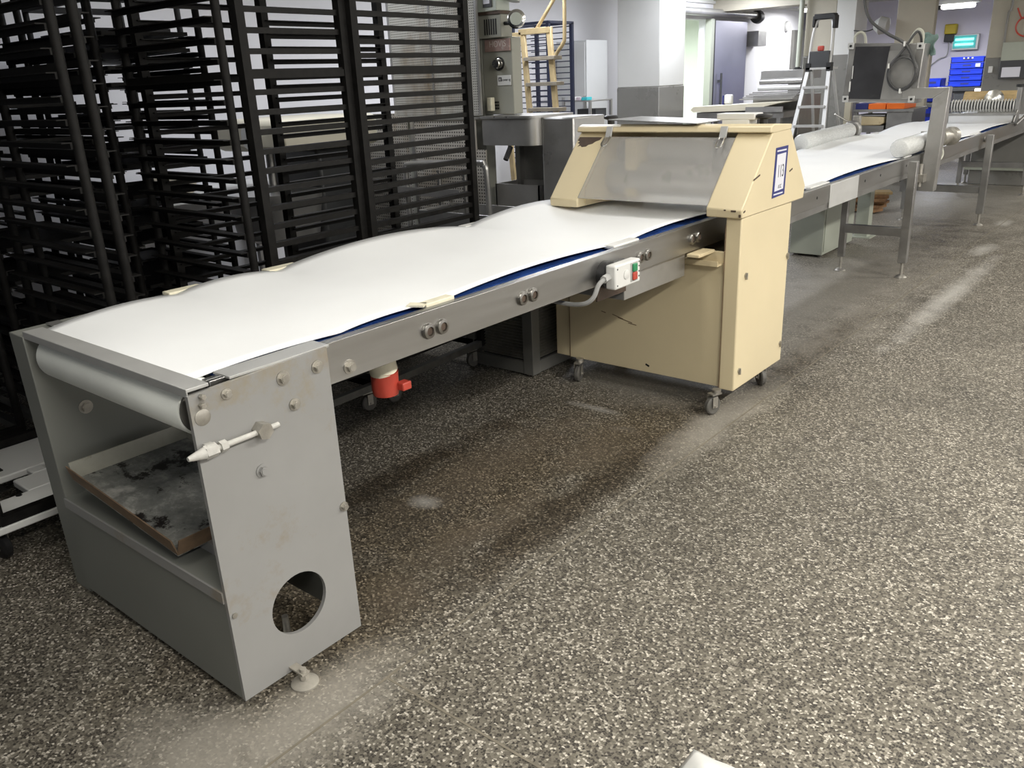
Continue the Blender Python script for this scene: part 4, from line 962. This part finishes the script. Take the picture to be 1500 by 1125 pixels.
ldr = thing('wooden_ladder', 'yellowed wooden step ladder with tubular handrail leaning in front of the blue rack', 'ladder', (-4.85, 6.5, 0))
dx = 0.16/0.76
def lad_x(z, side): return (-5.148 if side < 0 else -4.845) + (2.02-z)*dx
for s_ in (-1, 1):
    B().bar((lad_x(2.03, s_), 6.50, 2.03), (lad_x(0.0, s_), 6.15, 0.0), 0.052, 0.030, (0, 1, 0)).build('stile', ladder_wood, ldr, 0.003)
B().box(-5.18, -4.825, 6.47, 6.53, 1.995, 2.045).build('platform', ladder_wood, ldr, 0.003)
B().box(-5.42, -5.15, 6.47, 6.52, 1.945, 2.02).build('platform_beam', ladder_wood, ldr, 0.003)
B().bar((-5.42, 6.5, 1.98), (-5.48, 6.75, 0.0), 0.05, 0.03, (0, 1, 0)).build('rear_leg', ladder_wood, ldr)
for z in (1.79, 1.57, 1.35, 1.13, 0.91, 0.69, 0.47, 0.25):
    B().box(lad_x(z, -1)+0.02, lad_x(z, 1)+0.07, 6.44-(2.0-z)*0.17, 6.56-(2.0-z)*0.17, z-0.022, z+0.010).build('step', step_grey, ldr, 0.002)
B().tube([(-4.80, 6.46, 1.74), (-4.72, 6.45, 1.83), (-4.655, 6.45, 1.90), (-4.64, 6.45, 1.97), (-4.635, 6.45, 2.30), (-4.635, 6.45, 2.7)], 0.017, 10, 4).build('handrail', ladder_wood, ldr)
B().tube([(-4.985, 6.50, 2.04), (-4.79, 6.5, 2.26), (-4.55, 6.5, 2.55)], 0.016, 10, 3).build('handrail', ladder_wood, ldr)

# grey-white cupboards and trolley left of the pillar
cp = thing('tall_cupboard', 'tall pale grey cupboard against the left wall right of the blue rack', 'cupboard', (-6.1, 8.9, 0))
B().box(-6.42, -5.98, 8.75, 9.2, 0.02, 2.02).build('carcass', paint('pale_grey_laminate', (0.58, 0.59, 0.59), 0.5, 0, 0.02, 3), cp, 0.004)
B().box(-6.34, -6.00, 8.738, 8.75, 0.08, 2.0).build('door', paint('pale_grey_door', (0.60, 0.61, 0.61), 0.5, 0, 0.02, 3), cp, 0.003)
B().cyl((-6.30, 8.735, 1.0), (-6.30, 8.715, 1.0), 0.012, n=10).build('knob', alu, cp)
st = thing('serving_trolley', 'low stainless trolley with small packs on top between cupboard and pillar', 'trolley', (-5.95, 8.4, 0))
for z in (1.36, 1.15, 0.6): B().box(-5.95, -5.56, 8.2, 8.65, z-0.015, z).build('shelf', steel_x, st, 0.002)
for x in (-5.94, -5.57):
    for y in (8.21, 8.64): B().box(x-0.014, x+0.014, y-0.014, y+0.014, 0.08, 1.40 if x < -5.8 else 1.36).build('post', steel_x, st)
B().box(-5.88, -5.62, 8.40, 8.62, 1.15, 1.26).build('drawer', dark_grey, st)
for x in (-5.93, -5.58):
    for y in (8.22, 8.63): caster(st, x, y, 0.09, 0.035, 0.025, 0.5)
tag(B().box(-5.90, -5.80, 8.24, 8.36, 1.36, 1.40).build('packet', white_plastic, bevel=0.004), 'white packet on the left of the trolley top', 'packet')
tag(B().box(-5.78, -5.72, 8.24, 8.34, 1.36, 1.395).build('packet', paint('pink_card', (0.62, 0.52, 0.58), 0.6), bevel=0.004), 'pale pink packet in the middle of the trolley top', 'packet')
tag(B().box(-5.71, -5.63, 8.24, 8.34, 1.36, 1.395).build('packet', teal, bevel=0.004), 'teal packet on the right of the trolley top', 'packet')

# laminating sheeter and its conveyor table in front of the cold room door
sh = thing('pastry_sheeter', 'stainless pastry sheeter with horizontal rollers standing left of the stepladder', 'machine', (-4.3, 10.6, 0))
B().box(-4.56, -4.02, 10.5, 11.1, 1.48, 1.59).build('hood', steel_x, sh, 0.006)
B().cyl((-4.56, 10.5, 1.46), (-4.02, 10.5, 1.46), 0.035, n=18).build('roller', steel_dull, sh)
B().cyl((-4.56, 10.46, 1.385), (-4.02, 10.46, 1.385), 0.032, n=18).build('roller', alu, sh)
b = B()
for k in range(5): b.box(-4.62-0.02*k, -4.02, 10.42-0.05*k, 10.45-0.05*k, 1.33-0.018*k, 1.345-0.018*k)
b.build('grid_table', steel_x, sh)
B().box(-4.60, -4.0, 10.4, 11.1, 0.55, 1.30).build('body', steel_dull, sh, 0.006)
for x in (-4.56, -4.04):
    for y in (10.44, 11.06): B().box(x-0.03, x+0.03, y-0.03, y+0.03, 0, 0.55).build('leg', steel_dull, sh)
tbn = thing('table_conveyor', 'cream-belted narrow table conveyor in front of the pastry sheeter', 'conveyor', (-4.7, 10.1, 0))
B().prism([(-5.16, 1.135), (-5.20, 1.165), (-5.16, 1.20), (-4.18, 1.235), (-4.02, 1.235), (-4.45, 1.15)], 'y', 9.9, 10.38).build('belt', machine_cream, tbn)
B().box(-4.46, -4.0, 9.88, 9.90, 1.13, 1.19).build('frame', steel_x, tbn); B().box(-5.12, -4.0, 9.92, 10.36, 1.06, 1.13).build('tray', steel_dull, tbn)
for x in (-5.05, -4.06):
    for y in (9.95, 10.33): B().box(x-0.025, x+0.025, y-0.025, y+0.025, 0, 1.06).build('leg', steel_dull, tbn)
bx = thing('bag', 'white bag with blue edge propped beside the sheeter rollers', 'bag', (-4.85, 10.55, 1.2))
B().box(-4.90, -4.80, 10.2, 10.28, 1.212, 1.33).build('sack', white_plastic, bx, 0.02); B().box(-4.915, -4.90, 10.2, 10.28, 1.210, 1.32).build('edge', navy, bx)
dp = B().cyl((-6.2, 11.2, 0.0), (-6.2, 11.2, 1.25), 0.05, n=12)
tag(dp.build('bollard', pillar_grey), 'slim grey guard post standing before the cold room opening', 'post')

# aluminium stepladder
sl_ = thing('stepladder', 'tall aluminium stepladder with black top cap in front of the grey pillar', 'ladder', (-3.7, 10.1, 0))
def sx_at(z, s_): return -3.70 + s_*(0.119 + (1.60-z)*0.085)
yf = lambda z: 10.12 - (1.60-z)*0.28
for s_ in (-1, 1):
    B().bar((sx_at(1.62, s_), yf(1.62), 1.62), (sx_at(0.0, s_), yf(0.0), 0.0), 0.042, 0.022, (0, 1, 0)).build('stile', alu, sl_)
    B().tube([(sx_at(1.6, s_), 10.12, 1.60), (-3.70+s_*0.115, 10.16, 1.90), (-3.70+s_*0.088, 10.2, 2.09), (-3.70+s_*0.026, 10.22, 2.145)], 0.017, 8, 5).build('guard_rail', alu, sl_)
    B().bar((sx_at(1.60, s_), 10.23, 1.60), (sx_at(0.6, s_), 10.9, 0.0), 0.03, 0.02, (0, 1, 0)).build('rear_leg', alu, sl_)
    B().box(sx_at(1.6, s_)-0.026, sx_at(1.6, s_)+0.026, 10.09, 10.17, 1.56, 1.65).build('joint', dark_plastic, sl_)
for z in (1.39, 1.18, 0.97, 0.76, 0.55, 0.34):
    B().box(sx_at(z, -1), sx_at(z, 1), yf(z)-0.035, yf(z)+0.045, z-0.016, z+0.010).build('step', alu, sl_)
B().box(-3.84, -3.56, 10.09, 10.35, 1.578, 1.60).build('platform', alu, sl_)
B().box(-3.815, -3.585, 10.10, 10.13, 1.60, 1.775).build('tool_pouch', dark_grey, sl_, 0.006)
cpb = B().box(-3.815, -3.585, 10.16, 10.28, 2.11, 2.17); cpb.box(-3.83, -3.80, 10.16, 10.28, 2.03, 2.15); cpb.box(-3.60, -3.57, 10.16, 10.28, 2.01, 2.15)
cpb.build('top_cap', dark_plastic, sl_, 0.008)
B().box(-3.735, -3.665, 10.12, 10.16, 1.775, 1.83).build('red_clip', red_plastic, sl_, 0.01)

# bench with orange trays, scale and cream machine part behind the belt
bn = thing('steel_bench', 'low steel bench behind the belt carrying the orange and blue trays', 'bench', (-3.5, 12.2, 0))
B().box(-3.86, -3.10, 11.96, 12.65, 1.014, 1.048).build('bench_top', steel_dull, bn)
B().box(-3.43, -3.12, 11.98, 12.60, 0.45, 1.014).build('cupboard', steel_dull, bn, 0.004)
B().box(-3.84, -3.43, 11.98, 12.63, 0.755, 0.790).build('shelf', steel_dull, bn)
for x in (-3.83, -3.14):
    for y in (12.0, 12.6): B().box(x-0.023, x+0.023, y-0.023, y+0.023, 0, 1.014).build('leg', steel_dull, bn)
tag(B().box(-3.84, -3.68, 11.98, 12.48, 1.048, 1.123).build('tray', navy, bevel=0.004), 'navy blue tray on the steel bench beside the orange trays', 'tray')
for x0, lab in ((-3.674, 'left of the two orange trays on the steel bench'), (-3.444, 'right of the two orange trays on the steel bench')):
    tag(B().box(x0, x0+0.218, 11.98, 12.53, 1.048, 1.117).build('tray', orange, bevel=0.004), lab, 'tray', 'orange trays on the steel bench')
sc = thing('cream_housing', 'chipped cream machine housing lying on the bench shelf behind the belt', 'housing', (-3.62, 12.1, 0.79))
B().prism([(-3.82, 0.962), (-3.46, 0.950), (-3.46, 0.876), (-3.50, 0.847), (-3.80, 0.841)], 'y', 11.97, 12.4).build('housing', cream_edge, sc, 0.01)
B().box(-3.82, -3.45, 11.97, 12.4, 0.962, 0.979).build('lid', steel_dull, sc); B().box(-3.80, -3.45, 11.97, 12.4, 0.790, 0.841).build('base', steel_dull, sc)
pst = tag(B().box(-3.98, -3.90, 11.96, 12.04, 0, 1.20).build('cream_post', machine_cream), 'cream post standing at the left end of the steel bench', 'post')

# wire trolley with blue crates behind the gantry
wtl = thing('wire_trolley', 'thin wire trolley holding blue crates beyond the gantry arm', 'trolley', (-4.0, 16.0, 0))
for x in (-4.06, -3.58):
    for y in (15.6, 16.1): B().cyl((x, y, 0.05), (x, y, 1.10), 0.010, n=8).build('post', steel_x, wtl)
for z in (0.28, 0.62, 0.96): 
    b = B(); 
    for y in (15.6, 16.1): b.box(-4.06, -3.58, y-0.008, y+0.008, z-0.010, z+0.008)
    b.build('rail', steel_x, wtl)
for x in (-4.04, -3.60):
    for y in (15.62, 16.08): caster(wtl, x, y, 0.06, 0.022, 0.02, 0.3)
def crate(label, x, y, z, w, d, h, group=None):
    t = thing('crate', label, 'crate', (x, y, z), group)
    b = B(); th = 0.012
    b.box(x-w/2, x+w/2, y-d/2, y-d/2+th, z, z+h); b.box(x-w/2, x+w/2, y+d/2-th, y+d/2, z, z+h); b.box(x-w/2, x-w/2+th, y-d/2, y+d/2, z, z+h); b.box(x+w/2-th, x+w/2, y-d/2, y+d/2, z, z+h); b.box(x-w/2, x+w/2, y-d/2, y+d/2, z, z+th)
    b.build('shell', blue_plastic, t)
    B().box(x-w/2-0.008, x+w/2+0.008, y-d/2-0.008, y-d/2, z+h-0.018, z+h-0.004).build('lip', blue_plastic, t)
    B().box(x-0.07, x+0.07, y-d/2-0.004, y-d/2, z+h*0.45, z+h*0.68).build('hand_slot', navy, t)
    return t
for k in range(3):
    crate(['lowest blue crate in the wire trolley', 'middle blue crate in the wire trolley', 'upper blue crate in the wire trolley'][k], -3.82, 15.85, 0.30+0.34*k, 0.42, 0.46, 0.24, 'crates in the wire trolley')
dt = thing('low_table', 'dark low table under the stack of blue crates by the back wall', 'table', (-4.0, 18.3, 0))
B().box(-4.75, -3.45, 17.9, 18.6, 1.08, 1.145).build('table_top', dark_grey, dt); B().box(-4.70, -3.5, 17.95, 18.55, 0.5, 1.08).build('cupboard', dark_grey, dt)
for x in (-4.7, -3.5):
    for y in (17.95, 18.55): B().box(x-0.03, x+0.03, y-0.03, y+0.03, 0, 0.5).build('leg', dark_grey, dt)
names_ = ['bottom', 'second from the bottom', 'third from the bottom', 'fourth from the bottom', 'top']
for k in range(5):
    c_ = crate(names_[k] + ' blue crate in the stack below the insect lamp', -3.835, 18.21, 1.145+0.106*k, 0.56, 0.42, 0.103, 'stack of blue crates below the insect lamp')
    if k == 3: B().box(-3.69, -3.61, 17.985, 17.999, 1.49, 1.55).build('paper_tag', white_plastic, c_)
    if k == 4:
        for q in range(3): B().box(-3.91+q*0.07, -3.88+q*0.07, 17.985, 17.999, 1.635, 1.66).build('white_mark', white_plastic, c_)
crate('single blue crate on the dark table left of the stack', -4.40, 18.2, 1.145, 0.31, 0.36, 0.165)
B().box(-3.62, -3.52, 17.86, 17.90, 1.065, 1.115).build('indicator', red_glow, dt)
il = thing('insect_lamp', 'square insect killer lamp glowing cyan on the back wall', 'lamp', (-4.1, 18.95, 1.8))
B().box(-4.34, -3.88, 18.88, 18.98, 1.80, 2.08).build('housing', alu, il, 0.006)
B().box(-4.32, -3.92, 18.872, 18.882, 1.83, 2.06).build('glow_panel', paint('cyan_panel', (0.10, 0.60, 0.58), 0.4), il)
for z in (1.90, 1.99): B().cyl((-4.28, 18.86, z), (-3.96, 18.86, z), 0.022, n=10).build('tube', cyan_glow, il)
yb = thing('wall_box', 'yellow and black box mounted on the back wall left of the insect lamp', 'box', (-4.55, 18.95, 1.95))
B().box(-4.50, -4.29, 18.85, 19.0, 2.10, 2.28).build('yellow_cover', yellow_mat, yb, 0.02); B().box(-4.49, -4.31, 18.86, 19.0, 1.96, 2.10).build('black_base', dark_plastic, yb, 0.01)
tag(B().tube([(-4.40, 18.9, 1.96), (-4.42, 18.95, 1.72), (-4.55, 18.95, 1.66), (-4.75, 18.95, 1.52), (-5.0, 18.95, 1.52)], 0.01).build('wall_cable', grey_plastic), 'thin grey cable running down the back wall below the yellow box', 'cable')
tag(B().tube([(-4.30, 17.2, 2.72), (-4.50, 17.1, 2.3), (-4.72, 17.0, 1.95)], 0.008, 6, 3).build('hanging_cord', hose_mat), 'thin dark cord hanging slantwise from the ceiling lamp', 'cable')
tag(B().tube([(-4.20, 17.2, 2.72), (-4.42, 17.1, 2.2), (-4.62, 17.0, 1.90), (-4.8, 17, 1.82)], 0.007, 6, 3).build('hanging_cord', hose_mat), 'second thin cord slanting down right of the first one', 'cable')
cl_ = thing('ceiling_lamp', 'bright white tube lamp on the ceiling above the blue crates', 'lamp', (-3.9, 17.0, 2.5))
B().box(-4.25, -3.55, 16.95, 17.10, 2.53, 2.60).build('lamp_housing', white_plastic, cl_); B().box(-4.15, -3.62, 16.93, 17.08, 2.455, 2.53).build('diffuser', lamp_glow, cl_, 0.03)
for x in (-4.2, -3.6): B().cyl((x, 17.02, 2.60), (x, 17.02, 2.8), 0.008, n=8).build('hanger', white_plastic, cl_)
cl2 = thing('ceiling_lamp', 'bright tube lamp near the ceiling left of the grey pillar', 'lamp', (-6.2, 16.6, 2.5))
B().box(-6.3, -5.2, 15.95, 16.05, 2.60, 2.64).build('lamp_housing', white_plastic, cl2); B().cyl((-6.25, 16.0, 2.575), (-5.3, 16.0, 2.545), 0.03, n=12).build('tube', lamp_glow, cl2)
for x in (-6.2, -5.3): B().cyl((x, 16.0, 2.64), (x, 16.0, 2.8), 0.008, n=8).build('hanger', white_plastic, cl2)
vn = tag(B().box(-4.75, -4.35, 18.7, 18.99, 2.55, 2.66).build('wall_fan', dark_grey, bevel=0.02), 'small dark fan box high on the back wall beside the beige pillar', 'fan')
wc = tag(B().lathe([(0.02, 0), (0.10, 0.02), (0.12, 0.12), (0.06, 0.2)], (-3.80, 12.95, 2.10), (-1, 0, 0.1), 20).build('wall_horn', grey_plastic), 'grey cone-shaped horn fixed to the left side of the beige pillar', 'horn')
tag(B().tube([(-3.92, 12.95, 2.10), (-4.1, 12.95, 2.05), (-4.28, 12.96, 2.07)], 0.008, 6, 4).build('slack_cable', hose_mat), 'slack dark cable between the white pillar and the beige pillar', 'cable')

# switches and pipes on the right-hand pillar
sb = thing('switch_cabinet', 'grey wall switch cabinet with pale cover on the right-hand pillar', 'cabinet', (-2.25, 12.96, 1.5))
B().box(-2.36, -1.9, 12.90, 13.0, 1.58, 1.80).build('upper_cover', box_grey, sb, 0.004)
B().box(-2.36, -1.9, 12.90, 13.0, 1.36, 1.58).build('lower_cover', dark_grey, sb, 0.004); B().box(-2.33, -2.12, 12.895, 12.90, 1.38, 1.50).build('white_card', paper, sb)
tag(B().box(-2.50, -2.45, 12.96, 13.0, 1.44, 1.52).build('light_switch', white_plastic, bevel=0.003), 'small white light switch low on the right-hand pillar', 'switch')
for i, (x, lab) in enumerate(((-2.36, 'thin vertical conduit on the right-hand pillar, left of the red cable'), (-2.05, 'thin vertical conduit on the right-hand pillar above the switch cabinet'))):
    tag(B().tube([(x, 12.96, 1.80), (x, 12.96, 2.15), (x+0.03*(1-2*i), 12.96, 2.22), (x+0.03*(1-2*i), 12.96, 2.79)], 0.014, 8, 3).build('conduit', pillar_grey), lab, 'pipe')
tag(B().tube([(-2.12+0.13*math.cos(a), 12.93, 1.98+0.12*math.sin(a)) for a in [1.9+i*2*PI/14*1.05 for i in range(15)]] + [(-2.26, 12.93, 2.2)], 0.010, 8, 3).build('red_cable', red_plastic), 'red cable coiled on the right-hand pillar above the switch cabinet', 'cable')
fv = thing('work_counter', 'low wooden counter standing under the far end of the belt', 'counter', (-1.6, 14.5, 0))
B().box(-2.5, -0.4, 14.7, 15.2, 0.12, 0.80).build('counter_body', wood_pale, fv); B().box(-2.55, -0.35, 14.65, 15.25, 0.0, 0.12).build('plinth', box_grey, fv)

# crumpled white sheet at the bottom edge
def crump(u, v):
    x = -0.735 + 0.24*u; y = 1.36 + 0.16*v; e = math.sin(PI*u)*math.sin(PI*v)
    return (x, y, 0.002 + 0.045*e**0.7 + 0.01*e*math.sin(u*13+v*9))
tag(B().grid(16, 14, crump).build('plastic_sheet', white_plastic, thick=0.002), 'crumpled white plastic sheet on the floor at the very bottom edge', 'sheet')
